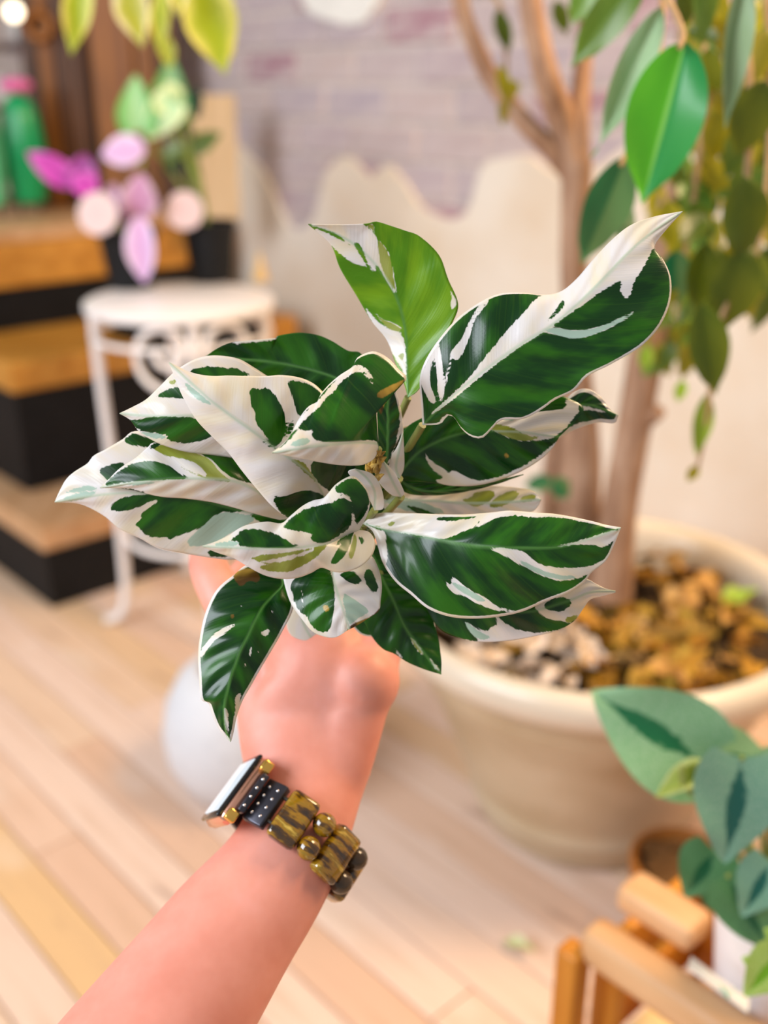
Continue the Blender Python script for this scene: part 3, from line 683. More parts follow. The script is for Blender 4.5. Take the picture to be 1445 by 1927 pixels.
child('shelf', MB().box(local(0.150, LC / 2, 0.150), U, V, Z, 0.105, LC / 2 - 0.025, 0.008, 0.002).mesh('shelf', False), M_slat, crate)
c = local(0.165, LC / 2 + 0.030, 0.272)
child('shelf', MB().box(c, U, V, Z, WC / 2 - 0.040, LC / 2 - 0.06, 0.008, 0.002).mesh('shelf', False), M_slat, crate)
M_block = plain('yellow_wood_block', (0.80, 0.62, 0.32), 0.5, 0.12, 25)
for u, v, s, lab in ((0.080, 0.048, 0.020, 'pale yellow wood block in the crate, nearest its corner post'), (0.078, 0.104, 0.023, 'larger pale yellow wood block in the crate, under the front rail'), (0.128, 0.060, 0.018, 'smallest pale yellow wood block, farthest back in the crate')):
    b = tag(link('wood_block', MB().box((0, 0, 0), U, V, Z, s, s * 1.1, s, 0.004).mesh('wood_block', True, 50), M_block), lab, 'block', 'wood blocks in the crate')
    b.location = local(u, v, 0.1585 + s)

# ------------------------------------------------------------------ terracotta pot of dark bark between crate and big pot
tpb = Vector((0.425, 1.215, 0))
M_terra = plain('terracotta', (0.30, 0.10, 0.008), 0.7, 0.2, 8)
tp = thing('terracotta_pot', tpb, 'orange-brown terracotta pot of dark bark behind the crate', 'pot')
child('pot', MB().lathe(tpb, [(0, 0.001), (0.052, 0.001), (0.066, 0.10), (0.072, 0.10), (0.074, 0.135), (0.067, 0.136), (0.062, 0.12), (0.0, 0.10)], 36).mesh('pot'), M_terra, tp)
child('bark', MB().lathe(tpb, [(0, 0.126), (0.05, 0.124), (0.063, 0.118), (0, 0.102)], 30).mesh('bark'), M_soil, tp)
child('bark_chips', (lambda m: [m.box(tpb + Vector((random.uniform(-.042, .042), random.uniform(-.042, .042), 0.128)), X, (Y + Z * random.uniform(-.3, .3)).normalized(), (Z - Y * 0.2).normalized(), random.uniform(.006, .014), random.uniform(.006, .01), 0.003) for k in range(60)] and m)(MB()).mesh('bark_chips', False), plain('orange_bark', (0.12, 0.05, 0.006), 0.8, 0.5, 6), tp)['kind'] = 'stuff'

# ------------------------------------------------------------------ silvery trailing plant in a white pot
M_wpot = plain('white_pot_glaze', (0.84, 0.83, 0.86), 0.3, 0.04)
swp = local(0.086, 0.150, 0.2805)
sil = thing('silver_leaf_plant', swp, 'plant with big silvery green heart-shaped leaves in a white pot, bottom right', 'potted plant')
child('pot', MB().lathe(swp, [(0, 0), (0.034, 0), (0.038, 0.008), (0.051, 0.14), (0.052, 0.150), (0.047, 0.150), (0.044, 0.13), (0, 0.125)], 40).mesh('pot'), M_wpot, sil)
child('soil', MB().lathe(swp, [(0, 0.137), (0.0445, 0.133), (0, 0.126)], 24).mesh('soil'), M_soil, sil)
def silver_mat(name, ca, cb, cd):
    t = NT(name); uvn = t.n('ShaderNodeUVMap', uv_map='uv'); sx = t.n('ShaderNodeSeparateXYZ'); t.l(uvn.outputs[0], sx.inputs[0])
    av = t.math('ABSOLUTE', sx.outputs[1]); nz = t.noise(uvn.outputs[0], 9, 4, 0.7); sp = t.noise(uvn.outputs[0], 30, 2)
    c = t.mix(t.smooth(sp, 0.45, 0.65), ca, cb)
    hump = t.math('MULTIPLY', t.math('SINE', t.math('MULTIPLY', sx.outputs[0], PI)), 0.30)
    f = t.math('SUBTRACT', t.math('ADD', hump, t.math('MULTIPLY', t.math('SUBTRACT', nz, 0.5), 0.35)), av)
    c = t.mix(t.smooth(f, 0.05, 0.11), c, cd)
    return t.fin(c, 0.42, 0.5)
M_sil = silver_mat('silver_green_leaf', (0.20, 0.44, 0.22), (0.34, 0.56, 0.36), (0.004, 0.15, 0.05))
M_silb = silver_mat('blue_green_leaf', (0.16, 0.40, 0.29), (0.30, 0.53, 0.43), (0.004, 0.12, 0.10))
M_sild = silver_mat('deep_silver_leaf', (0.08, 0.25, 0.10), (0.15, 0.36, 0.18), (0.01, 0.12, 0.05))
M_curl = leaf_shader('yellow_green_leaf', (0.36, 0.48, 0.08), (0.58, 0.68, 0.30), None, 0.4, 0.3)
sm = [leaf_mesh('heart_leaf', 'heart', 0.78, 0.22, 0.10, 0.02, 22, 6), leaf_mesh('heart_leaf', 'heart', 0.7, 0.5, 0.5, 0.02, 22, 6)]
ctr = swp + Z * 0.15
def sleaf(b, e, w, z, mat, k=0, lean=0.0, nrm=None):
    z += 0.20
    p0 = P(b[0], b[1], z); p1 = P(e[0], e[1], z + lean); L = math.hypot(b[0] - e[0], b[1] - e[1])
    place_leaf(sm[k], mat, p0, p1, nrm or TOC, sil, (w / L) / (0.78, 0.7)[k], name='leaf')
    mid = (ctr + p0) / 2 + Z * 0.02
    child('stem', MB().tube(vspline([ctr - Z * 0.02, mid, p0], 12), 0.0025, 6).mesh('stem', angle=80), M_stem, sil)
sleaf((1325, 1435), (1112, 1302), 205, 0.74, M_sil, 0, 0.02, Vector((-0.2, -0.9, 0.5)))
sleaf((1395, 1425), (1372, 1632), 190, 0.70, M_silb, 0, 0.0, Vector((0.15, -0.9, 0.6)))
sleaf((1330, 1425), (1470, 1440), 110, 0.77, M_sil, 0, 0.02, Vector((0, -0.8, 0.7)))
sleaf((1430, 1470), (1470, 1400), 90, 0.72, M_sil, 0, 0.0)
sleaf((1320, 1455), (1232, 1480), 60, 0.715, M_curl, 1, 0.0, Vector((0, -0.4, 1)))
sleaf((1300, 1440), (1318, 1512), 60, 0.71, M_curl, 1, 0.0)
sleaf((1345, 1600), (1292, 1692), 120, 0.75, M_sild, 0, 0.0)
sleaf((1368, 1650), (1455, 1795), 112, 0.73, M_sild, 0, 0.0)
sleaf((1345, 1650), (1415, 1735), 96, 0.76, M_sild, 0, 0.0)
sleaf((1450, 1620), (1400, 1730), 110, 0.72, M_silb, 0, 0.0)
# plant tag lying against the white pot
t = NT('plant_tag_print'); nz = t.noise(t.coord('Object', (1, 1, 1)), 55, 2); t.fin(t.mix(t.smooth(nz, 0.56, 0.62), (0.84, 0.86, 0.86), (0.16, 0.50, 0.36)), 0.4)
pt = P(1352, 1852, 0.965)
tg = tag(link('plant_tag', MB().box((0, 0, 0), Vector((0.78, -0.5, -0.35)).normalized(), Vector((0.35, 0.8, -0.4)).normalized(), Vector((0.5, 0.2, 0.84)).normalized(), 0.030, 0.015, 0.0008).mesh('plant_tag', False), t.m), 'white plant tag with green print leaning at the white pot', 'tag')
tg.location = pt
# small lime and cream variegated plant at the right edge
M_limev = silver_mat('lime_cream_leaf', (0.30, 0.54, 0.04), (0.66, 0.78, 0.36), (0.16, 0.42, 0.01))
lvb = local(0.115, 0.285, 0.2805)
lvp = thing('lime_leaf_plant', lvb, 'small lime and cream leaved plant in a white cup at the right edge', 'potted plant')
child('pot', MB().lathe(lvb, [(0, 0), (0.034, 0), (0.046, 0.075), (0.043, 0.075), (0.04, 0.065), (0, 0.06)], 32).mesh('pot'), M_wpot, lvp)
for (b, e, w, z) in (((1470, 1790), (1404, 1880), 100, 0.86), ((1475, 1830), (1398, 1806), 76, 0.865), ((1490, 1780), (1440, 1750), 64, 0.87)):
    L = math.hypot(b[0] - e[0], b[1] - e[1]); p0 = P(b[0], b[1], z)
    place_leaf(sm[0], M_limev, p0, P(e[0], e[1], z), TOC, lvp, (w / L) / 0.78, name='leaf')
    child('stem', MB().tube([lvb + Z * 0.055, p0], 0.002, 6).mesh('stem', angle=80), M_stem, lvp)
# a fallen leaf on the boards
fa = PH(945, 1772, 0.004); fb = PH(1005, 1800, 0.006)
M_fal = leaf_shader('fallen_leaf_green', (0.62, 0.66, 0.30), (0.70, 0.72, 0.42), None, 0.5, 0.1)
fo = place_leaf(lm[1], M_fal, fa, fb, Z, None, 0.9, name='fallen_leaf'); tag(fo, 'pale yellow-green leaf lying on the floorboards left of the crate', 'leaf')
# ------------------------------------------------------------------ the forearm and hand
def skin_mat():
    t = NT('skin'); n = t.noise(t.coord('Object'), 16, 4, 0.6); n2 = t.noise(t.coord('Object'), 260, 3)
    c = t.ramp(n, [(0.3, (0.66, 0.235, 0.165)), (0.55, (0.75, 0.31, 0.235)), (0.75, (0.79, 0.37, 0.32))])
    t.bump(n2, 0.12, 0.0006); t.fin(c, 0.48, 0.4)
    t.b.inputs['Subsurface Weight'].default_value = 0.18; t.b.inputs['Subsurface Radius'].default_value = (1.0, 0.35, 0.2); t.b.inputs['Subsurface Scale'].default_value = 0.006
    return t.m
M_skin = skin_mat()
arm0 = P(240, 2020, 0.56)
arm = thing('person', arm0, 'bare left forearm and hand reaching in from below, holding up the plant', 'person')
am = MB(); ZO = 0.04
def limbm(keys, ratio, n=26, seg=28, side=None):
    keys = [(k[0], k[1], k[2] + ZO, k[3]) for k in keys]
    pts = vspline([P(k[0], k[1], k[2]) for k in keys], n)
    q = np.linspace(0, 1, n); kq = np.linspace(0, 1, len(keys))
    kp = [P(k[0], k[1], k[2]) for k in keys]; cl = np.concatenate([[0], np.cumsum([(kp[i + 1] - kp[i]).length for i in range(len(kp) - 1)])]); cl /= cl[-1]
    rr = np.interp(q, cl, [k[3] * k[2] / FPX for k in keys]); ra = np.interp(q, cl, ratio)
    ax_ = RT
    am.tube(pts, list(rr), seg, list(ra), side or ax_)
    am.ball(pts[-1], rr[-1], 16, 10); am.ball(pts[0], rr[0] * min(1, ra[0]), 16, 10)
limbm([(-40, 2420, .46, 178), (140, 2150, .505, 168), (235, 2020, .525, 160), (340, 1885, .545, 148), (432, 1755, .565, 129), (512, 1650, .58, 111), (556, 1565, .595, 101), (577, 1480, .61, 106), (580, 1395, .62, 122), (590, 1315, .632, 132), (606, 1258, .645, 118)],
      [.85, .85, .85, .82, .80, .76, .74, .66, .52, .44, .36], 44, 40)
# thumb side and web
limbm([(606, 1520, .606, 66), (640, 1425, .612, 66), (676, 1330, .618, 56), (706, 1245, .628, 47), (728, 1165, .640, 39), (722, 1085, .655, 34), (700, 1035, .668, 29)], [.6, .75, .8, .9, .95, .9, .85])
limbm([(548, 1520, .610, 66), (518, 1410, .622, 66), (496, 1300, .636, 58), (462, 1200, .650, 47), (412, 1110, .668, 42), (390, 1050, .690, 36), (420, 985, .722, 33), (490, 955, .745, 29)], [.6, .75, .75, .85, .95, .9, .9, .85])
limbm([(515, 1410, .628, 80), (570, 1345, .623, 100), (632, 1302, .620, 94), (685, 1282, .621, 70)], [.48, .45, .45, .55], 18)
# middle, ring and little finger wrapped behind the pot
limbm([(540, 1340, .645, 55), (496, 1270, .668, 46), (462, 1195, .695, 37), (440, 1130, .722, 34), (470, 1070, .752, 31), (545, 1040, .768, 28)], [.8, .85, .95, .9, .9, .85])
limbm([(560, 1370, .648, 52), (524, 1310, .676, 43), (492, 1245, .704, 35), (468, 1190, .732, 32), (498, 1130, .762, 29), (566, 1105, .776, 26)], [.8, .85, .95, .9, .9, .85])
limbm([(590, 1400, .645, 46), (558, 1345, .678, 37), (528, 1290, .706, 30), (505, 1245, .732, 27), (528, 1192, .758, 25), (586, 1172, .770, 22)], [.8, .85, .95, .9, .9, .85])
me = am.mesh('arm_and_hand')
body = child('arm_and_hand', me, M_skin, arm)
rm = body.modifiers.new('remesh', 'REMESH'); rm.mode = 'VOXEL'; rm.voxel_size = 0.0017; rm.use_smooth_shade = True
s_ = body.modifiers.new('smooth', 'SMOOTH'); s_.factor = 0.6; s_.iterations = 40
# finger nails
M_nail = plain('nail', (0.82, 0.50, 0.42), 0.25, 0.05)
tn = P(702, 1040, .692)
child('thumb_nail', MB().ball(tn, 0.0065, 12, 8, (1, 1.25, 0.35), (RT, UP, FW)).mesh('thumb_nail'), M_nail, arm)

# ------------------------------------------------------------------ the wristwatch with its beaded band
wc = P(553, 1575, 0.634)
axv = (P(600, 1505, .606) - P(500, 1652, .580)).normalized()            # along the arm, towards the hand
lv = (-(RT * 0.90) + UP * 0.43 * 1.0); lv = (lv - axv * lv.dot(axv)).normalized()
cv = axv.cross(lv);
if cv.dot(TOC) < 0: cv = -cv
watch = thing('wristwatch', wc, 'rose-gold square wristwatch with a beaded tiger-eye band on the wrist', 'watch')
RX, RC = 0.0350, 0.0280
def onring(deg, lift=0.0, along=0.0):
    q = R(deg); p = wc + lv * RX * math.cos(q) + cv * RC * math.sin(q) + axv * along
    nrm = (lv * math.cos(q) / RX + cv * math.sin(q) / RC).normalized(); tan = axv.cross(nrm).normalized()
    return p + nrm * lift, nrm, tan
M_rose = plain('rose_gold', (0.80, 0.42, 0.30), 0.22, 0.05, metal=0.9)
M_gold = plain('yellow_gold', (0.85, 0.52, 0.12), 0.2, 0.05, metal=0.9)
M_blk = plain('black_glass', (0.01, 0.01, 0.012), 0.08, 0.0)
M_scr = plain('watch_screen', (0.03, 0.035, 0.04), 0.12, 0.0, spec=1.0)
M_scr.node_tree.nodes['Principled BSDF'].inputs['Emission Color'].default_value = (0.80, 0.90, 1.0, 1); M_scr.node_tree.nodes['Principled BSDF'].inputs['Emission Strength'].default_value = 0.75  # glow stands in for the bright reflection on the screen glass
M_gun = plain('dark_gunmetal', (0.05, 0.05, 0.065), 0.3, 0.3, 60, metal=0.7)
p, nr, tn_ = onring(10, 0.0075)
child('case', MB().box(p, axv, tn_, nr, 0.0225, 0.0190, 0.0050, 0.0045).mesh('case', True, 60), M_rose, watch)
child('bezel', MB().box(p + nr * 0.0050, axv, tn_, nr, 0.0218, 0.0182, 0.0013, 0.0011).mesh('bezel', True, 60), M_blk, watch)
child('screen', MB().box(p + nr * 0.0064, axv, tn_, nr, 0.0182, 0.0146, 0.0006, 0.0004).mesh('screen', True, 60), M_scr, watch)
# the side seen edge-on: crown and lug ends
sd = tn_ if tn_.dot(cv) > 0 else -tn_
for k in (-1, 1):
    child('lug', MB().box(p + sd * 0.0200 + axv * 0.0172 * k - nr * 0.001, axv, sd, nr, 0.0036, 0.0030, 0.0034, 0.0012).mesh('lug', True, 60), M_gold, watch)
child('connector', MB().box(p + sd * 0.0205 - nr * 0.0035, axv, sd, nr, 0.0130, 0.0036, 0.0022, 0.0010).mesh('connector', True, 60), M_gun, watch)
p2, n2, t2 = onring(51, 0.0036)
lk = child('link_plate', MB().box(p2, axv, t2, n2, 0.0140, 0.0072, 0.0028, 0.0010).mesh('link_plate', True, 60), M_gun, watch)
M_stud = plain('silver_stud', (0.7, 0.7, 0.75), 0.15, 0.05, metal=1.0)
for k in range(4):
    for s in (-1, 1):
        child('stud', MB().ball(p2 + n2 * 0.0027 + axv * (-0.0087 + 0.0058 * k) + t2 * 0.0032 * s, 0.0011, 8, 6).mesh('stud'), M_stud, lk)
for k in range(4):
    child('stud', MB().ball(p + sd * 0.0238 - nr * 0.0030 + axv * (-0.009 + 0.006 * k), 0.0011, 8, 6).mesh('stud'), M_stud, watch)
def tiger():
    t = NT('tiger_eye'); v = t.coord('Object')
    dt = t.n('ShaderNodeVectorMath', operation='DOT_PRODUCT'); t.l(v, dt.inputs[0]); dt.inputs[1].default_value = axv
    d2 = t.n('ShaderNodeVectorMath', operation='DOT_PRODUCT'); t.l(v, d2.inputs[0]); d2.inputs[1].default_value = lv
    cb = t.n('ShaderNodeCombineXYZ'); t.put(cb.inputs[0], t.math('MULTIPLY', dt.outputs['Value'], 190.0)); t.put(cb.inputs[1], t.math('MULTIPLY', d2.outputs['Value'], 45.0))
    n = t.noise(cb.outputs[0], 1.0, 3, 0.6)
    t.fin(t.ramp(n, [(0.30, (0.015, 0.012, 0.012)), (0.44, (0.07, 0.03, 0.004)), (0.52, (0.30, 0.15, 0.005)), (0.60, (0.22, 0.13, 0.006)), (0.70, (0.62, 0.42, 0.07))]), 0.1, 0.6)
    t.b.inputs['Coat Weight'].default_value = 0.6; return t.m
M_tig = tiger()
M_dkb = plain('dark_bead', (0.045, 0.028, 0.015), 0.12, 0.4, 80)
M_cord = plain('band_cord', (0.02, 0.014, 0.01), 0.6)
ang = [(81, 'bar'), (105, 'pair'), (130, 'bar'), (158, 'pairb'), (187, 'bar'), (215, 'pair'), (243, 'bar'), (269, 'pair'), (295, 'bar')]
for a, kd in ang:
    if kd == 'bar':
        p_, n_, t_ = onring(a, 0.0042)
        child('bar_bead', MB().box(p_, axv, t_, n_, 0.0155, 0.0092, 0.0050, 0.0030).mesh('bar_bead', True, 60), M_tig, watch)
    else:
        for s in (-1, 1):
            p_, n_, t_ = onring(a, 0.0050, 0.0080 * s)
            child('round_bead', MB().ball(p_, 0.0070, 16, 10).mesh('round_bead'), M_dkb if kd == 'pairb' else M_tig, watch)
for s in (-1, 1):
    pts = [onring(a, 0.0035, 0.0080 * s)[0] for a in range(22, 335, 8)]
    child('cord', MB().tube(pts, 0.0012, 6).mesh('cord', angle=80), M_cord, watch)
p_, n_, t_ = onring(330, 0.003)
child('link_plate', MB().box(p_, axv, t_, n_, 0.0125, 0.0075, 0.0026, 0.0010).mesh('link_plate', True, 60), M_gun, watch)
# ------------------------------------------------------------------ the variegated prayer plant held up in the hand
def prayer_mat():
    t = NT('white_fusion_leaf')
    gr, pa, ol, br, yt = [t.attr(k).outputs['Fac'] for k in ('gr', 'pa', 'ol', 'br', 'yt')]
    at = t.attr('lv'); lvv = at.outputs['Vector']
    jag = t.noise(lvv, 1.25, 4, 0.7); jag = t.math('MULTIPLY', t.math('SUBTRACT', jag, 0.5), 10.0)
    mp = t.n('ShaderNodeMapping'); t.l(lvv, mp.inputs[0]); mp.inputs['Scale'].default_value = (0.16, 0.6, 1); soft = t.noise(mp.outputs[0], 1.0, 3)
    mp2 = t.n('ShaderNodeMapping'); t.l(lvv, mp2.inputs[0]); mp2.inputs['Scale'].default_value = (1.6, 0.12, 1); fine = t.noise(mp2.outputs[0], 1.0, 2)
    mg = t.smooth(t.math('ADD', t.attr('mg').outputs['Fac'], t.math('MULTIPLY', jag, 0.22)), -0.8, 0.8)
    def m(a): return t.math('MULTIPLY', t.smooth(t.math('ADD', a, jag), -0.9, 0.9), mg)
    cream = t.mix(t.smooth(soft, 0.35, 0.7), (0.81, 0.75, 0.73), (0.83, 0.72, 0.54))
    cream = t.mix(t.math('MULTIPLY', t.smooth(fine, 0.5, 0.8), 0.10), cream, (0.62, 0.72, 0.58))
    c = t.mix(m(pa), cream, (0.43, 0.56, 0.45))
    olc = t.mix(t.smooth(soft, 0.35, 0.65), (0.26, 0.30, 0.03), (0.40, 0.42, 0.10)); c = t.mix(m(ol), c, olc)
    g1 = t.mix(t.smooth(soft, 0.38, 0.66), (0.001, 0.036, 0.003), (0.020, 0.125, 0.001))
    g1 = t.mix(t.math('MULTIPLY', t.smooth(fine, 0.52, 0.8), 0.30), g1, (0.05, 0.14, 0.004))
    g2 = t.mix(t.smooth(soft, 0.35, 0.68), (0.075, 0.22, 0.0), (0.18, 0.35, 0.002))
    g = t.mix(yt, g1, g2); c = t.mix(m(gr), c, g)
    brn = t.mix(t.smooth(soft, 0.4, 0.6), (0.08, 0.035, 0.004), (0.50, 0.30, 0.04)); c = t.mix(t.smooth(t.math('ADD', br, t.math('MULTIPLY', jag, 0.6)), -1.5, 1.5), c, brn)
    mr = t.attr('mr').outputs['Fac']
    ribc = t.mix(m(gr), (0.55, 0.64, 0.48), (0.10, 0.26, 0.05)); c = t.mix(t.math('MULTIPLY', mr, 0.75), c, ribc)
    t.bump(fine, 0.22, 0.0006)
    t.fin(c, 0.27, 0.32); t.put(t.b.inputs['Roughness'], t.math('ADD', 0.20, t.math('MULTIPLY', soft, 0.22)))
    t.b.inputs['Coat Weight'].default_value = 0.3; t.b.inputs['Coat Roughness'].default_value = 0.16; t.b.inputs['Coat Tint'].default_value = (0.85, 0.95, 1, 1)
    tr = t.n('ShaderNodeBsdfTranslucent'); t.put(tr.inputs[0], c); ms = t.n('ShaderNodeMixShader'); ms.inputs[0].default_value = 0.18
    t.l(t.b.outputs[0], ms.inputs[1]); t.l(tr.outputs[0], ms.inputs[2]); t.l(ms.outputs[0], t.out.inputs['Surface'])
    return t.m
M_leaf = prayer_mat()
def polysd(Q, poly):
    poly = np.array(poly, float)
    for _ in range(1):                                                  # Chaikin rounding
        nx = np.roll(poly, -1, 0); poly = np.stack([poly * .75 + nx * .25, poly * .25 + nx * .75], 1).reshape(-1, 2)
    d = np.full(len(Q), 1e9); ins = np.zeros(len(Q), bool)
    for a, b in zip(poly, np.roll(poly, -1, 0)):
        e = b - a; L = e @ e + 1e-9; w = Q - a; tt = np.clip((w @ e) / L, 0, 1)
        d = np.minimum(d, np.linalg.norm(w - tt[:, None] * e, axis=1))
        c = ((a[1] > Q[:, 1]) != (b[1] > Q[:, 1]))
        with np.errstate(divide='ignore', invalid='ignore'):
            xi = (b[0] - a[0]) * (Q[:, 1] - a[1]) / (b[1] - a[1]) + a[0]
        ins ^= c & (Q[:, 0] < xi)
    return np.where(ins, d, -d)
plant0 = P(620, 1190, 0.76)
plant = thing('prayer_plant', plant0, 'prayer plant with marbled white and dark green leaves held up in the hand', 'potted plant')
NU, NV = 84, 20
def vleaf(E1, M, E2, z, e1=0.0, e2=0.0, base='cream', margin=0.0, pat=(), yt=0.0, curl=0.0, rip=0.0006, label=None, name='leaf', seed=0, zz=None, pw=1.3, bm=(1, 1)):
    a, m, b = spline(E1, NU + 1), spline(M, NU + 1), spline(E2, NU + 1)
    tq = np.linspace(0, 1, NU + 1)
    zt = np.interp(tq, np.linspace(0, 1, len(z)), z); k = np.ones(9) / 9
    zt = np.convolve(np.pad(zt, 4, 'edge'), k, 'valid')
    Lpx = np.linalg.norm(np.diff(m, axis=0), axis=1).sum()
    vq = np.linspace(-1, 1, 2 * NV + 1)
    px = np.zeros((NU + 1, 2 * NV + 1, 2)); zz_ = np.zeros((NU + 1, 2 * NV + 1)); lvv = np.zeros((NU + 1, 2 * NV + 1, 3))
    env = np.sin(np.pi * np.clip(tq, 0, 1)) ** 0.6
    for j, v in enumerate(vq):
        E = a if v < 0 else b; eo = e1 if v < 0 else e2; w = abs(v)
        if hasattr(eo, '__len__'): eo = np.interp(tq, np.linspace(0, 1, len(eo)), eo)
        px[:, j] = m + (E - m) * w
        Wpx = np.linalg.norm(E - m, axis=1)
        zz_[:, j] = zt + eo * env * w ** pw + rip * np.sin(2 * np.pi * (tq * 7 - w * 1.1) + seed) * np.sin(np.pi * w) * env + curl * env * w ** 3 * np.sin(tq * 11 + seed * 2 + (1.5 if v < 0 else 0))
        lvv[:, j, 0] = (tq * Lpx - 0.9 * w * Wpx) / 9.0 + (37 if v < 0 else 0) + seed * 13
        lvv[:, j, 1] = w * Wpx / 60.0; lvv[:, j, 2] = seed
    Q = px.reshape(-1, 2)
    r = np.array(FW)[None] + ((Q[:, 0] - 722.5) / FPX)[:, None] * np.array(RT)[None] + ((963.5 - Q[:, 1]) / FPX)[:, None] * np.array(UP)[None]
    W = np.array(CAM)[None] + r * zz_.reshape(-1, 1) - np.array(plant0)[None]
    n = 2 * NV + 1; ii, jj = np.meshgrid(np.arange(NU), np.arange(n - 1), indexing='ij'); q0 = (ii * n + jj).ravel()
    F = np.stack([q0, q0 + n, q0 + n + 1, q0 + 1], 1)
    big = 60.0
    fields = {c: np.full(len(Q), -big) for c in ('gr', 'pa', 'ol', 'br')}
    if base in fields: fields[base][:] = big
    mgf = np.full(len(Q), big)
    if margin:
        vv = np.abs(np.tile(vq, (NU + 1, 1))); ed = np.zeros((NU + 1, n))
        for j, v in enumerate(vq):
            E = a if v < 0 else b; ed[:, j] = (1 - abs(v)) * np.linalg.norm(E - m, axis=1) - margin * (bm[0] if v < 0 else bm[1])
        ed = ed.ravel()
        mgf = ed
    CM = {'G': 'gr', 'P': 'pa', 'O': 'ol', 'B': 'br'}
    for c, poly in pat:
        sd = polysd(Q, poly)
        if c == 'W':
            for f in ('gr', 'pa', 'ol'): fields[f] = np.minimum(fields[f], -sd)
        else:
            if c in 'PO':
                fields['gr'] = np.minimum(fields['gr'], -sd)
            fields[CM[c]] = np.maximum(fields[CM[c]], sd)
    me = bpy.data.meshes.new(name)
    me.vertices.add(len(W)); me.vertices.foreach_set('co', W.astype(np.float32).ravel())
    me.loops.add(F.size); me.loops.foreach_set('vertex_index', F.ravel().astype(np.int32))
    me.polygons.add(len(F)); me.polygons.foreach_set('loop_start', np.arange(0, F.size, 4, dtype=np.int32)); me.polygons.foreach_set('loop_total', np.full(len(F), 4, dtype=np.int32))
    me.update(calc_edges=True); me.validate()
    fields['mg'] = mgf
    for c, arr in fields.items():
        me.attributes.new(c, 'FLOAT', 'POINT').data.foreach_set('value', np.clip(arr, -big, big).astype(np.float32))
    me.attributes.new('yt', 'FLOAT', 'POINT').data.foreach_set('value', np.full(len(Q), yt, np.float32))
    Wm = np.stack([np.linalg.norm((a if v < 0 else b) - m, axis=1) * abs(v) for v in vq], 1)
    me.attributes.new('mr', 'FLOAT', 'POINT').data.foreach_set('value', np.clip(1.6 - Wm / 2.2 * 1.0, 0, 1).astype(np.float32).ravel())
    me.attributes.new('lv', 'FLOAT_VECTOR', 'POINT').data.foreach_set('vector', lvv.astype(np.float32).ravel())
    me.shade_smooth()
    o = link(name, me, M_leaf, plant)
    sm_ = o.modifiers.new('thick', 'SOLIDIFY'); sm_.thickness = 0.00045; sm_.offset = 0
    if label: o['label'] = label
    return o, Vector(P(M[0][0], M[0][1], z[0]))
M_pet = plain('petiole', (0.22, 0.24, 0.06), 0.45, 0.3)
crown = P(625, 1075, 0.735)
def petiole(p, px=None, r=0.0022):
    mid = (crown + p) / 2 + (TOC * 0.012)
    b = crown + jit(0.010)
    child('stem', MB().tube(vspline([b, mid, p], 14), [r * 1.3] * 7 + [r] * 7, 8).mesh('stem', angle=80), M_pet, plant)
leaves = []
def L(*a, **k):
    o, p = vleaf(*a, **k); leaves.append(p); petiole(p); return o

# L1 young yellow-green leaf, top; yt tint also stands in for backlight
L([(768, 748), (760, 720), (745, 685), (728, 640), (700, 605), (670, 555), (640, 505), (622, 460), (580, 422)],
  [(768, 748), (766, 690), (764, 630), (750, 570), (728, 528), (695, 485), (660, 455), (620, 435), (580, 422)],
  [(768, 748), (790, 730), (822, 665), (850, 610), (862, 572), (843, 525), (826, 480), (790, 445), (762, 434), (735, 425), (708, 417), (690, 421), (640, 423), (580, 422)],
  [.590, .592, .590, .585, .580], [0.004, .006, .004], [-.006, -.010, -.004], base='gr', yt=1.0, seed=1, rip=.0003, label='young yellow-green leaf standing up at the top',
  pat=[('W', [(580, 422), (626, 464), (640, 478), (665, 497), (690, 502), (705, 512), (672, 470), (640, 450)]), ('W', [(580, 420), (600, 430), (640, 448), (668, 468), (690, 495), (705, 512), (712, 500), (722, 520), (748, 562), (742, 520), (735, 500), (712, 470), (712, 450), (700, 435), (685, 420), (640, 415)]),
       ('O', [(690, 423), (704, 420), (704, 445), (722, 460), (738, 490), (742, 535), (750, 560), (732, 535), (716, 500), (712, 468), (712, 450), (698, 430)]),
       ('G', [(663, 458), (672, 455), (683, 468), (693, 500), (700, 512), (685, 492)]), ('G', [(705, 497), (712, 500), (722, 530), (712, 520)]),
       ('W', [(684, 572), (710, 605), (735, 622), (758, 628), (764, 660), (766, 710), (758, 700), (740, 668), (720, 640), (700, 608)]), ('O', [(700, 582), (716, 600), (742, 608), (760, 622), (745, 625), (725, 615)]), ('O', [(748, 668), (762, 662), (760, 680)]),
       ('W', [(847, 540), (856, 562), (866, 575), (848, 585), (850, 560)]), ('G', [(858, 572), (866, 570), (850, 605), (835, 620)]),
       ('G', [(580, 422), (605, 430), (630, 438), (650, 452), (645, 454), (620, 440)]) ])
# L14 pale leaf behind on the right
L([(715, 945), (740, 925), (800, 918), (870, 912), (930, 914), (975, 918), (1005, 925), (1018, 940)], [(715, 945), (800, 942), (880, 947), (950, 945), (1018, 940)],
  [(715, 945), (740, 972), (800, 980), (880, 978), (950, 970), (995, 965), (1010, 955), (1018, 940)], [.605, .608, .612], .004, .004, seed=2,
  pat=[('O', [(866, 940), (885, 937), (895, 925), (930, 922), (930, 938), (900, 955), (885, 950)]), ('O', [(935, 935), (955, 925), (978, 924), (970, 940), (940, 955), (915, 955)]), ('O', [(985, 932), (1010, 930), (1005, 942), (975, 946)]), ('P', [(720, 930), (780, 940), (850, 965), (790, 968), (730, 950)]), ('G', [(755, 948), (790, 955), (830, 972), (790, 970)])])
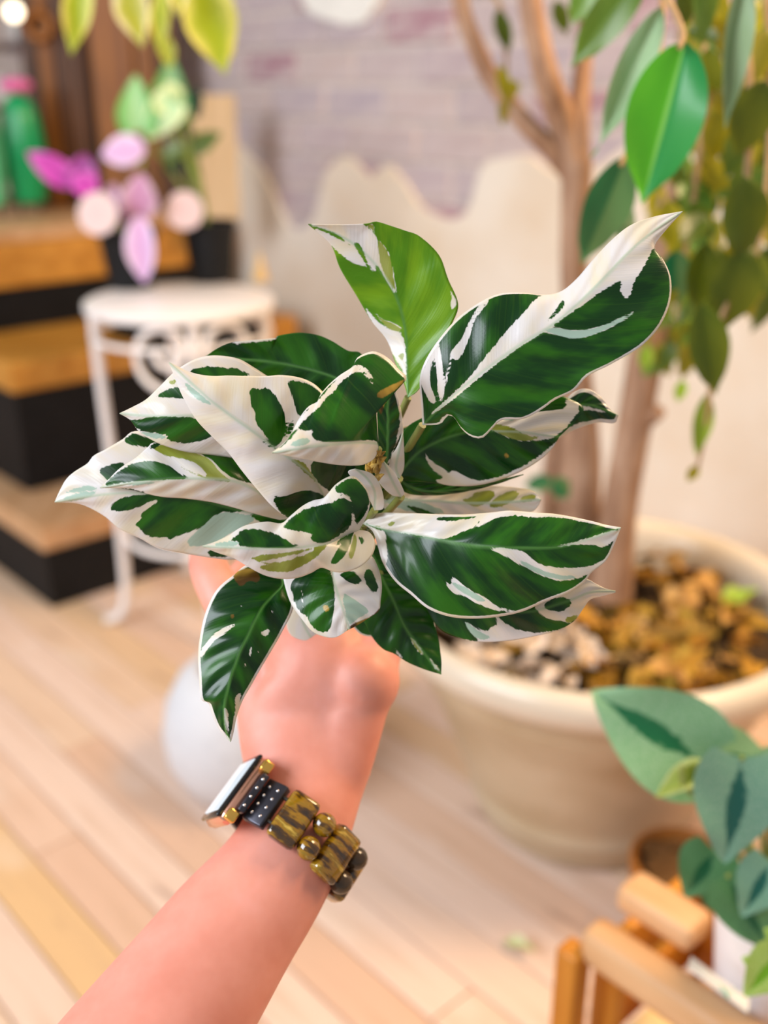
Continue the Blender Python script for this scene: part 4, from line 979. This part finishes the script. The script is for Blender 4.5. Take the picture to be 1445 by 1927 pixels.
# L13 far right small leaf behind
L([(1010, 800), (1050, 765), (1080, 738), (1105, 732), (1130, 747), (1148, 770), (1163, 782)], [(1010, 800), (1060, 772), (1100, 762), (1135, 770), (1163, 782)],
  [(1010, 800), (1030, 840), (1055, 822), (1090, 805), (1125, 795), (1155, 796), (1163, 782)], [.595, .60, .602], .002, .004, base='gr', margin=7, seed=3,
  pat=[('W', [(1055, 755), (1085, 762), (1110, 765), (1150, 778), (1110, 772), (1075, 770)]), ('W', [(1040, 835), (1055, 815), (1085, 795), (1130, 790), (1150, 795), (1090, 815)]), ('W', [(1060, 752), (1080, 765), (1100, 768), (1085, 775), (1068, 768)])])
# L3 dark leaf behind, top left
L([(690, 745), (690, 690), (678, 664), (655, 660), (625, 642), (596, 630), (560, 626), (522, 632), (520, 636), (480, 640), (440, 644), (410, 655), (385, 672)], [(690, 745), (640, 715), (580, 695), (500, 680), (385, 672)],
  [(690, 745), (640, 790), (570, 770), (500, 730), (440, 700), (385, 672)], [.600, .604, .606], -.004, .004, base='gr', seed=4, rip=.0004,
  pat=[('W', [(435, 638), (480, 634), (522, 632), (518, 641), (470, 644), (438, 648)])])
# L12 dark leaf under the big one
L([(742, 905), (742, 850), (770, 800), (850, 770), (930, 770), (1000, 765), (1045, 745), (1075, 752), (1098, 768), (1085, 790), (1052, 822)], [(742, 905), (790, 850), (870, 815), (960, 812), (1052, 822)],
  [(742, 905), (765, 905), (800, 907), (850, 914), (900, 913), (950, 900), (990, 882), (1020, 862), (1040, 842), (1052, 822)], [.592, .590, .588, .586], .004, .006, base='gr', seed=5,
  pat=[('W', [(1052, 822), (1005, 830), (985, 823), (975, 808), (885, 798), (900, 788), (960, 776), (1005, 775), (1060, 750), (1100, 760)]), ('O', [(880, 800), (920, 796), (960, 802), (990, 820), (1020, 822), (990, 832), (960, 826), (920, 806)]), ('G', [(985, 775), (1020, 765), (1060, 750), (1068, 768), (1030, 775)]), ('P', [(945, 783), (968, 785), (966, 792), (945, 790)]),
       ('W', [(799, 842), (804, 860), (812, 870), (832, 880), (845, 892), (850, 883), (870, 894), (895, 905), (930, 900), (970, 885), (1000, 868), (1040, 838), (1055, 822), (1060, 830), (1040, 850), (990, 890), (930, 908), (880, 922), (850, 915), (815, 905), (840, 898), (820, 890), (803, 870)]), ('B', [(950, 852), (956, 853), (958, 860), (952, 863), (948, 858)])])
# L15 dark strip below it
L([(735, 885), (760, 895), (800, 905), (860, 912), (920, 906), (985, 893)], [(735, 885), (770, 915), (820, 925), (900, 914), (985, 893)], [(735, 885), (760, 925), (810, 932), (870, 926), (930, 912), (985, 893)], [.598, .600, .600], .001, .002, base='gr', seed=6)
# LG big white left leaf
L([(600, 985), (520, 930), (430, 870), (340, 840), (300, 815), (252, 812), (232, 826), (200, 845), (176, 858), (165, 872), (140, 888), (124, 903), (112, 925), (103, 945)],
  [(600, 985), (540, 978), (480, 968), (420, 952), (360, 936), (300, 930), (240, 928), (180, 932), (103, 945)],
  [(600, 985), (560, 1030), (500, 1042), (440, 1053), (400, 1050), (350, 1042), (300, 1032), (262, 1012), (225, 995), (195, 970), (150, 948), (103, 945)], [.600, .588, .580, .578, .584], [.004, .012, .004], [.004, .012, .006], seed=7,
  pat=[('G', [(208, 950), (225, 938), (260, 930), (310, 930), (345, 933), (370, 928), (400, 945), (440, 955), (470, 962), (420, 965), (392, 985), (365, 1000), (342, 1005), (320, 1017), (312, 1008), (290, 1012), (272, 1006), (262, 992), (252, 988), (268, 975), (264, 966), (278, 958), (300, 942), (290, 940), (250, 960), (210, 962)]),
       ('G', [(184, 884), (210, 873), (238, 870), (225, 895), (205, 908), (192, 895)]), ('G', [(228, 832), (252, 812), (300, 835), (300, 845), (260, 840)]), ('P', [(112, 940), (150, 926), (186, 924), (170, 935), (140, 943)]), ('P', [(112, 930), (160, 912), (190, 920), (160, 925)]),
       ('P', [(345, 1025), (370, 1000), (410, 962), (450, 965), (490, 975), (440, 1000), (390, 1030)]), ('G', [(388, 1040), (400, 1033), (428, 1042), (432, 1048), (398, 1048)]), ('G', [(460, 965), (520, 970), (560, 985), (500, 990)])])
# LH leaf above it
L([(560, 985), (500, 900), (450, 860), (400, 850), (340, 842), (292, 833), (278, 842), (255, 862), (225, 882), (205, 902), (188, 918)], [(560, 985), (500, 935), (450, 908), (400, 902), (340, 900), (270, 906), (188, 918)],
  [(560, 985), (500, 972), (440, 955), (400, 945), (350, 938), (300, 934), (250, 922), (220, 918), (188, 918)], [.598, .580, .570, .570, .575], [.004, .010, .004], [.002, .008, .004], seed=8,
  pat=[('G', [(192, 917), (212, 896), (240, 876), (268, 867), (300, 870), (320, 878), (340, 893), (362, 901), (300, 903), (230, 908)]), ('O', [(282, 842), (305, 836), (330, 845), (360, 850), (392, 862), (415, 890), (440, 908), (410, 904), (380, 900), (350, 885), (320, 862)]), ('W', [(310, 858), (340, 862), (375, 875), (395, 898), (370, 893), (335, 875)]), ('G', [(370, 852), (430, 852), (470, 875), (510, 915), (450, 906), (420, 890), (400, 865)]), ('G', [(280, 843), (290, 832), (305, 836), (290, 846)]), ('P', [(235, 910), (270, 906), (300, 908), (250, 914)]), ('G', [(220, 917), (250, 920), (280, 928), (245, 925)])])
# L4 leaf with the left tip and an arched upper edge
L([(620, 900), (590, 800), (545, 735), (500, 706), (475, 690), (450, 676), (420, 670), (390, 670), (365, 677), (345, 688), (325, 703), (300, 728), (275, 752), (250, 766), (225, 778)],
  [(620, 900), (540, 845), (470, 805), (400, 785), (340, 783), (280, 783), (225, 778)],
  [(620, 900), (560, 895), (500, 878), (445, 863), (400, 856), (355, 851), (320, 842), (290, 830), (262, 812), (245, 790), (225, 778)], [.596, .578, .568, .566, .572], [.004, .012, .004], [.003, .010, .004], seed=9,
  pat=[('G', [(292, 748), (305, 738), (320, 732), (335, 727), (352, 745), (350, 752), (315, 748)]), ('O', [(316, 720), (328, 713), (334, 722), (318, 724)]), ('G', [(355, 697), (375, 691), (395, 690), (420, 692), (432, 695), (436, 690), (455, 698), (475, 708), (430, 712), (385, 712), (365, 705)]),
       ('G', [(238, 788), (260, 791), (278, 784), (330, 784), (375, 786), (400, 808), (404, 818), (385, 828), (355, 834), (325, 832), (312, 824), (318, 820), (300, 815), (270, 812), (250, 802)]), ('P', [(262, 812), (300, 815), (316, 824), (300, 826), (280, 822)])])
# L6 dark upright leaf in the centre
L([(722, 900), (712, 870), (705, 800), (704, 740), (712, 728), (740, 722)], [(722, 900), (728, 860), (730, 800), (730, 760), (740, 722)], [(722, 900), (738, 870), (756, 830), (758, 795), (750, 755), (740, 722)], [.585, .578, .570], .001, .004, base='gr', margin=4, bm=(0, 1), seed=10,
  pat=[('B', [(712, 732), (740, 724), (730, 745), (722, 765), (718, 782), (712, 770)]), ('W', [(748, 752), (758, 790), (755, 815), (735, 860), (726, 880), (738, 850), (750, 815), (752, 790)])])
# L5 big creamy leaf
L([(615, 945), (650, 880), (660, 820), (640, 770), (608, 738), (590, 722), (565, 711), (530, 706), (500, 708), (463, 708), (430, 707), (400, 708), (370, 704), (345, 695), (318, 682)],
  [(615, 945), (590, 900), (558, 872), (515, 842), (475, 812), (440, 787), (395, 752), (350, 712), (318, 682)],
  [(615, 945), (590, 980), (545, 975), (515, 955), (485, 922), (455, 885), (430, 852), (400, 822), (370, 790), (345, 748), (330, 712), (318, 682)], [.590, .565, .555, .552, .556], [.002, .010, .003], [.006, .012, .004], seed=11, label='creamy white leaf with dark green lobes',
  pat=[('G', [(467, 735), (478, 729), (488, 733), (497, 728), (510, 735), (522, 750), (532, 770), (538, 795), (537, 815), (525, 840), (512, 838), (495, 812), (480, 795), (480, 775), (471, 762), (471, 748)]), ('G', [(538, 715), (555, 717), (580, 722), (605, 740), (606, 760), (600, 785), (580, 790), (563, 785), (552, 755), (546, 735)]), ('G', [(549, 785), (556, 800), (548, 818), (541, 822), (544, 800)]), ('G', [(490, 825), (500, 832), (525, 848), (500, 838)]),
       ('G', [(516, 932), (530, 935), (548, 930), (556, 925), (580, 922), (606, 930), (615, 945), (590, 982), (545, 978), (525, 962), (515, 945)]), ('G', [(582, 868), (620, 860), (690, 870), (670, 900), (630, 930), (605, 915), (585, 890)]), ('O', [(540, 860), (570, 868), (586, 888), (600, 912), (575, 890)]), ('P', [(345, 715), (375, 740), (405, 765), (375, 755), (355, 735)])])
# L2 big glossy leaf, right
L([(795, 800), (793, 760), (790, 715), (800, 680), (825, 640), (862, 598), (905, 568), (940, 553), (985, 551), (1020, 555), (1055, 549), (1085, 525), (1115, 490), (1148, 455), (1185, 425), (1230, 408), (1284, 398)],
  [(795, 800), (830, 765), (880, 722), (935, 680), (985, 645), (1030, 618), (1080, 578), (1130, 530), (1180, 478), (1230, 435), (1284, 398)],
  [(795, 800), (828, 798), (842, 782), (855, 785), (870, 808), (888, 822), (908, 824), (925, 808), (945, 790), (985, 788), (1020, 770), (1045, 752), (1080, 735), (1105, 708), (1150, 685), (1205, 652), (1240, 615), (1260, 570), (1262, 525), (1248, 490), (1230, 466), (1255, 430), (1284, 398)],
  [.575, .556, .548, .545, .548, .556], [.004, .012, .006], [.004, .002, -.004, .004], base='gr', margin=4, seed=12, rip=.0010, curl=.0016, label='largest leaf, glossy dark green with a white tip',
  pat=[('W', [(798, 790), (840, 752), (880, 715), (915, 670), (930, 650), (955, 620), (985, 590), (1005, 565), (1020, 556), (1055, 549), (1085, 525), (1150, 455), (1200, 415), (1284, 395), (1255, 430), (1228, 468), (1210, 505), (1192, 530), (1185, 560), (1175, 562), (1165, 545), (1160, 535), (1125, 555), (1080, 585), (1030, 620), (960, 665), (900, 712), (850, 755)]),
       ('G', [(1060, 562), (1064, 572), (1050, 592), (1025, 610), (1040, 590)]), ('G', [(1165, 528), (1172, 535), (1160, 552), (1120, 568), (1085, 585), (1125, 552)]), ('P', [(1020, 622), (1045, 615), (1070, 622), (1110, 620), (1140, 610), (1190, 587), (1197, 588), (1170, 606), (1120, 630), (1080, 640), (1045, 630)]),
       ('W', [(905, 568), (925, 558), (915, 575), (900, 592), (890, 610), (882, 640), (870, 665), (862, 680), (852, 672), (848, 690), (838, 730), (830, 760), (826, 755), (835, 720), (845, 690), (848, 658), (865, 645), (880, 610)]), ('W', [(792, 715), (800, 690), (812, 662), (826, 636), (828, 660), (834, 700), (838, 745), (826, 752), (822, 700), (818, 668), (810, 690), (808, 722), (824, 756), (812, 760), (798, 738)]),
       ('W', [(828, 800), (830, 785), (845, 780), (858, 786), (848, 790)])])
# LR big leaf, lower right
L([(683, 985), (700, 972), (720, 965), (775, 966), (830, 968), (880, 968), (930, 964), (960, 961), (1010, 965), (1050, 968), (1110, 980), (1140, 988), (1168, 993)],
  [(683, 985), (730, 998), (775, 1005), (830, 1016), (890, 1026), (950, 1030), (1010, 1031), (1060, 1028), (1115, 1012), (1168, 993)],
  [(683, 985), (702, 1000), (712, 1030), (722, 1062), (745, 1095), (775, 1120), (805, 1145), (845, 1160), (890, 1164), (940, 1160), (985, 1150), (1025, 1132), (1070, 1115), (1100, 1095), (1112, 1078), (1140, 1055), (1155, 1025), (1168, 993)],
  [.592, .562, .548, .545, .550], [.004, .010, .006], [.004, .010, .006], base='gr', margin=5, seed=13, rip=.0010, label='broad glossy leaf pointing right, lower right',
  pat=[('W', [(683, 985), (700, 968), (775, 962), (830, 964), (960, 958), (905, 975), (893, 995), (880, 998), (862, 1005), (840, 1016), (790, 1008), (730, 998)]), ('G', [(818, 976), (850, 970), (905, 968), (895, 974), (860, 980), (830, 981)]), ('W', [(940, 955), (1010, 962), (1110, 978), (1168, 993), (1110, 985), (1050, 972), (1000, 975), (980, 970), (945, 972), (920, 980), (898, 996), (905, 975)]),
       ('W', [(905, 1029), (960, 1032), (990, 1040), (1005, 1055), (1030, 1066), (1075, 1070), (1115, 1065), (1140, 1050), (1112, 1080), (1080, 1090), (1050, 1093), (1010, 1080), (975, 1060), (945, 1042)]), ('P', [(972, 1056), (985, 1055), (1010, 1070), (1050, 1082), (1095, 1084), (1060, 1093), (1015, 1082)]),
       ('W', [(832, 1090), (838, 1096), (850, 1102), (846, 1082), (862, 1092), (880, 1108), (905, 1120), (922, 1130), (930, 1138), (960, 1148), (985, 1150), (950, 1152), (905, 1140), (870, 1120), (850, 1115)]), ('P', [(846, 1095), (870, 1100), (900, 1120), (918, 1128), (905, 1134), (875, 1118)]),
       ('W', [(1040, 1030), (1075, 1022), (1115, 1010), (1168, 993), (1155, 1020), (1130, 1032), (1118, 1024), (1080, 1025)]), ('W', [(690, 985), (712, 998), (726, 1000), (730, 1040), (728, 1062), (720, 1065), (708, 1030)]), ('O', [(683, 983), (735, 996), (725, 988), (740, 980), (745, 985), (725, 995)]) ])
# LB leaf behind it with the pale tip
L([(790, 1110), (850, 1100), (930, 1080), (1010, 1080), (1070, 1085), (1105, 1090), (1120, 1098), (1140, 1108), (1158, 1112)], [(790, 1110), (860, 1135), (930, 1150), (1000, 1150), (1070, 1130), (1110, 1115), (1158, 1112)],
  [(790, 1110), (805, 1150), (830, 1185), (870, 1202), (910, 1208), (960, 1205), (1010, 1196), (1050, 1186), (1080, 1168), (1097, 1145), (1110, 1128), (1130, 1122), (1158, 1115)], [.598, .582, .572, .572], .002, .006, seed=14,
  pat=[('G', [(800, 1110), (880, 1150), (900, 1180), (910, 1206), (865, 1205), (825, 1188), (800, 1150)]), ('G', [(870, 1150), (930, 1155), (938, 1176), (925, 1178), (915, 1190), (895, 1180)]), ('G', [(930, 1150), (1000, 1130), (1010, 1150), (1030, 1165), (1075, 1170), (1085, 1166), (1060, 1184), (1010, 1191), (975, 1186), (966, 1180), (945, 1170)]), ('G', [(1018, 1142), (1050, 1120), (1080, 1130), (1065, 1148), (1045, 1152)]), ('O', [(1060, 1165), (1085, 1155), (1088, 1162), (1070, 1175)]), ('P', [(872, 1165), (905, 1190), (930, 1200), (900, 1205), (880, 1185)])])
# LD dark drooping leaf
L([(715, 1080), (690, 1110), (682, 1150), (690, 1180), (705, 1205), (722, 1222), (742, 1230), (765, 1245), (795, 1258), (830, 1269)], [(715, 1080), (740, 1130), (762, 1180), (795, 1225), (830, 1269)],
  [(715, 1080), (770, 1090), (802, 1115), (812, 1145), (818, 1175), (825, 1205), (830, 1240), (830, 1269)], [.606, .602, .600], .003, .003, base='gr', seed=15,
  pat=[('W', [(742, 1216), (748, 1225), (760, 1240), (748, 1234)]), ('W', [(806, 1235), (818, 1250), (830, 1265), (818, 1258)]), ('W', [(810, 1140), (814, 1145), (824, 1185), (818, 1178)]), ('O', [(768, 1195), (785, 1210), (800, 1235), (785, 1225)])])
L([(660, 1120), (655, 1160), (672, 1188), (690, 1197), (712, 1196)], [(660, 1120), (680, 1160), (712, 1196)], [(660, 1120), (700, 1140), (712, 1170), (712, 1196)], [.606, .606], .001, .001, base='gr', margin=3, seed=16, rip=0.0)
# LF small folded leaf, lower centre
L([(625, 1060), (580, 1055), (548, 1075), (534, 1085), (540, 1115), (550, 1140), (568, 1165), (588, 1188), (610, 1198), (632, 1199), (657, 1184)], [(625, 1060), (628, 1090), (638, 1125), (650, 1160), (657, 1184)],
  [(625, 1060), (660, 1045), (695, 1045), (708, 1060), (718, 1095), (716, 1130), (712, 1150), (690, 1165), (670, 1178), (657, 1184)], [.582, .570, .566, .568], [.003, .008, .002], [.003, .008, .002], seed=17, label='small folded leaf with a browned edge',
  pat=[('G', [(546, 1098), (560, 1085), (585, 1068), (620, 1068), (628, 1095), (630, 1130), (628, 1160), (622, 1188), (600, 1190), (585, 1175), (575, 1155), (568, 1155), (556, 1138), (550, 1115)]), ('W', [(566, 1102), (570, 1115), (572, 1150), (568, 1135)]), ('B', [(608, 1140), (614, 1138), (620, 1144), (618, 1151), (610, 1150)]), ('G', [(636, 1080), (660, 1072), (680, 1088), (678, 1100), (655, 1096)]), ('G', [(684, 1075), (698, 1070), (708, 1095), (712, 1112), (700, 1116), (688, 1098)]), ('P', [(642, 1110), (665, 1130), (700, 1148), (672, 1165), (655, 1178)]),
       ('B', [(648, 1198), (655, 1180), (675, 1168), (700, 1160), (718, 1140), (720, 1155), (690, 1172), (668, 1190)])])
# LE green leaf drooping lower left
L([(520, 1075), (470, 1062), (440, 1082), (408, 1110), (388, 1150), (377, 1195), (373, 1235), (375, 1275), (378, 1315), (392, 1322), (400, 1345), (410, 1368), (424, 1385), (434, 1396)],
  [(520, 1075), (532, 1100), (510, 1125), (490, 1150), (470, 1190), (450, 1232), (436, 1270), (426, 1310), (422, 1345), (426, 1375), (434, 1396)],
  [(520, 1075), (545, 1085), (552, 1120), (550, 1150), (530, 1190), (512, 1222), (492, 1255), (475, 1285), (458, 1315), (446, 1345), (440, 1375), (434, 1396)], [.590, .575, .566, .562, .566], [.003, .010, .006], [.003, .008, .005], base='gr', margin=5, seed=18, rip=.0012, label='dark green leaf drooping in front of the hand',
  pat=[('W', [(374, 1235), (385, 1212), (412, 1185), (440, 1172), (446, 1176), (420, 1195), (398, 1210), (380, 1240)]), ('B', [(436, 1080), (470, 1066), (492, 1085), (485, 1098), (468, 1092), (455, 1105), (445, 1098)]), ('W', [(422, 1325), (430, 1350), (430, 1385), (422, 1360)]), ('B', [(433, 1158), (439, 1155), (442, 1161), (436, 1165)]), ('W', [(452, 1140), (458, 1141), (456, 1145)]), ('W', [(510, 1148), (516, 1152), (512, 1156)]), ('W', [(490, 1190), (508, 1182), (505, 1195), (495, 1196)]), ('W', [(470, 1222), (474, 1215), (472, 1235), (468, 1232)]), ('W', [(482, 1225), (487, 1224), (486, 1235)]), ('W', [(512, 1182), (520, 1180), (516, 1186)]), ('W', [(458, 1250), (463, 1247), (462, 1258)]), ('W', [(440, 1310), (456, 1300), (450, 1325), (440, 1360), (443, 1330)])])
# pale sheaths and the dried flower in the heart
L([(705, 960), (690, 930), (668, 905), (655, 888), (668, 882)], [(705, 960), (705, 925), (690, 900), (668, 882)], [(705, 960), (722, 955), (718, 920), (700, 892), (668, 882)], [.580, .566, .560], .001, .001, seed=19, rip=0.0)
L([(755, 935), (735, 930), (712, 905), (712, 880), (722, 868)], [(755, 935), (738, 905), (722, 868)], [(755, 935), (760, 925), (742, 890), (722, 868)], [.580, .574, .572], .001, .001, seed=20, rip=0.0)
L([(752, 900), (735, 890), (725, 870), (745, 845), (758, 815)], [(752, 900), (745, 880), (750, 850), (758, 815)], [(752, 900), (760, 880), (760, 845), (758, 815)], [.588, .582, .578], .001, .001, seed=21, rip=0.0)
M_dry = plain('dried_bract', (0.42, 0.26, 0.05), 0.6, 0.6, 160)
dm = MB()
for k in range(26):
    c = P(random.uniform(692, 716), random.uniform(855, 908), random.uniform(.566, .575)); d = (UP * random.uniform(.2, 1) + RT * random.uniform(-.7, .7) + TOC * random.uniform(0, 1)).normalized()
    dm.tube([c, c + d * 0.003, c + d * 0.006 + jit(0.001)], [0.0012, 0.0015, 0.0003], 6)
dr = child('dried_flower', dm.mesh('dried_flower'), M_dry, plant); dr['label'] = 'dried brown flower bracts in the heart of the plant'
# LA folded leaf in front of the heart
L([(712, 845), (710, 805), (709, 765), (712, 740), (738, 727), (765, 713), (750, 695), (730, 674), (706, 662), (688, 665), (672, 674), (664, 690), (640, 706), (618, 725), (602, 745), (598, 756), (580, 766), (562, 790), (545, 822), (528, 840), (512, 852)],
  [(712, 845), (708, 835), (670, 833), (630, 836), (590, 840), (550, 846), (512, 852)],
  [(712, 845), (704, 862), (690, 872), (672, 876), (640, 875), (600, 869), (555, 860), (512, 852)], [.568, .545, .535, .530, .530], [.006, .022, .010], [.002, .006, .002], base='gr', margin=5, bm=(1, 0), seed=22, rip=.0004, label='folded leaf in front of the heart, dark green over cream',
  pat=[('W', [(512, 852), (545, 830), (560, 808), (575, 812), (590, 808), (585, 820), (598, 832), (640, 832), (708, 826), (712, 845), (706, 870), (660, 882), (512, 860)]), ('W', [(640, 706), (664, 690), (672, 686), (685, 690), (698, 705), (704, 722), (700, 724), (690, 710), (676, 698), (655, 708), (635, 725), (632, 735), (612, 750), (600, 770), (580, 782), (560, 806), (545, 820), (565, 785), (598, 755)]), ('P', [(540, 838), (575, 822), (590, 830), (560, 842)]), ('W', [(735, 682), (748, 690), (768, 712), (760, 712), (745, 698)]), ('B', [(706, 745), (714, 735), (742, 722), (766, 712), (740, 738), (716, 752)])])
# LC front leaf, lower centre
L([(675, 998), (690, 970), (696, 945), (692, 925), (680, 908), (665, 896), (650, 900), (632, 912), (618, 928), (608, 938), (590, 942), (570, 952), (548, 970), (530, 985), (505, 982), (480, 985), (455, 992), (430, 1008), (405, 1020), (380, 1028)],
  [(675, 998), (650, 1008), (620, 1022), (590, 1028), (540, 1032), (480, 1032), (430, 1030), (380, 1028)],
  [(675, 998), (695, 1002), (706, 1022), (700, 1045), (680, 1065), (655, 1075), (630, 1076), (605, 1068), (585, 1078), (560, 1087), (530, 1089), (500, 1083), (470, 1068), (440, 1050), (410, 1040), (380, 1028)], [.565, .545, .538, .535, .538], [.004, .014, .008], [.004, .010, .005], seed=23, rip=.0005, label='marbled leaf in front, pointing left below the heart',
  pat=[('G', [(430, 1018), (448, 1008), (452, 998), (478, 995), (505, 1000), (530, 1010), (550, 1024), (575, 1030), (520, 1032), (455, 1030)]), ('G', [(530, 992), (552, 972), (575, 958), (605, 950), (630, 945), (634, 938), (650, 938), (662, 950), (662, 990), (640, 1005), (615, 1022), (592, 1022), (584, 1012), (588, 1005), (568, 1000), (545, 998)]), ('G', [(625, 925), (640, 908), (665, 898), (680, 910), (694, 930), (695, 948), (682, 975), (668, 990), (664, 950), (655, 930)]),
       ('P', [(395, 1027), (430, 1018), (455, 1020), (440, 1030)]), ('O', [(470, 1052), (485, 1045), (540, 1040), (595, 1029), (620, 1022), (600, 1045), (570, 1065), (540, 1077), (505, 1075), (485, 1066), (510, 1062)]), ('W', [(478, 1058), (520, 1050), (560, 1042), (600, 1030), (560, 1050), (515, 1060)]), ('G', [(620, 1060), (628, 1045), (650, 1010), (668, 998), (660, 1020), (650, 1045), (632, 1062)]), ('O', [(655, 1052), (660, 1025), (668, 1000), (672, 1015), (668, 1042), (660, 1053)]), ('G', [(630, 1028), (640, 1012), (660, 1003), (640, 1025)]), ('G', [(672, 1010), (678, 1008), (686, 1018), (680, 1028)])])
# shaded filler leaves deep in the crown
for k, (a_, b_, w_) in enumerate((((690, 1000), (760, 870), 60), ((680, 960), (590, 880), 60), ((720, 930), (800, 800), 60), ((680, 960), (720, 760), 60), ((700, 1010), (600, 1010), 70), ((690, 1020), (740, 1130), 60), ((700, 1000), (560, 1080), 60))):
    a2, b2 = np.array(a_, float), np.array(b_, float); d = b2 - a2; nrm = np.array([-d[1], d[0]]) / np.linalg.norm(d) * w_
    L([tuple(a2), tuple(a2 + d * .3 + nrm * .8), tuple(a2 + d * .6 + nrm), tuple(a2 + d * .9 + nrm * .4), tuple(b2)], [tuple(a2), tuple(a2 + d * .5), tuple(b2)], [tuple(a2), tuple(a2 + d * .3 - nrm * .8), tuple(a2 + d * .6 - nrm), tuple(a2 + d * .9 - nrm * .4), tuple(b2)], [.612, .608, .606], .003, .003, base='gr', margin=4, seed=30 + k)
# pale leaf bits above the hand
L([(560, 1130), (540, 1170), (548, 1195), (572, 1205), (585, 1200)], [(560, 1130), (570, 1170), (585, 1200)], [(560, 1130), (600, 1150), (610, 1180), (585, 1200)], [.622, .624], .001, .001, seed=40, rip=0.0)
# its nursery pot, clasped in the hand
M_hpot = plain('brown_nursery_plastic', (0.10, 0.035, 0.012), 0.45, 0.15)
pz = (UP * 0.93 - FW * 0.37).normalized(); pz = Vector((0, -0.12, 1)).normalized()
ptop = P(612, 1075, 0.752)
child('nursery_pot', MB().lathe(ptop, [(0, -0.078), (0.034, -0.078), (0.043, -0.008), (0.046, -0.008), (0.046, 0.0), (0.0435, 0.0), (0.041, -0.012), (0, -0.012)], 40, pz).mesh('nursery_pot'), M_hpot, plant)
child('soil', MB().lathe(ptop, [(0, -0.004), (0.0415, -0.008), (0, -0.013)], 24, pz).mesh('soil'), M_soil, plant)
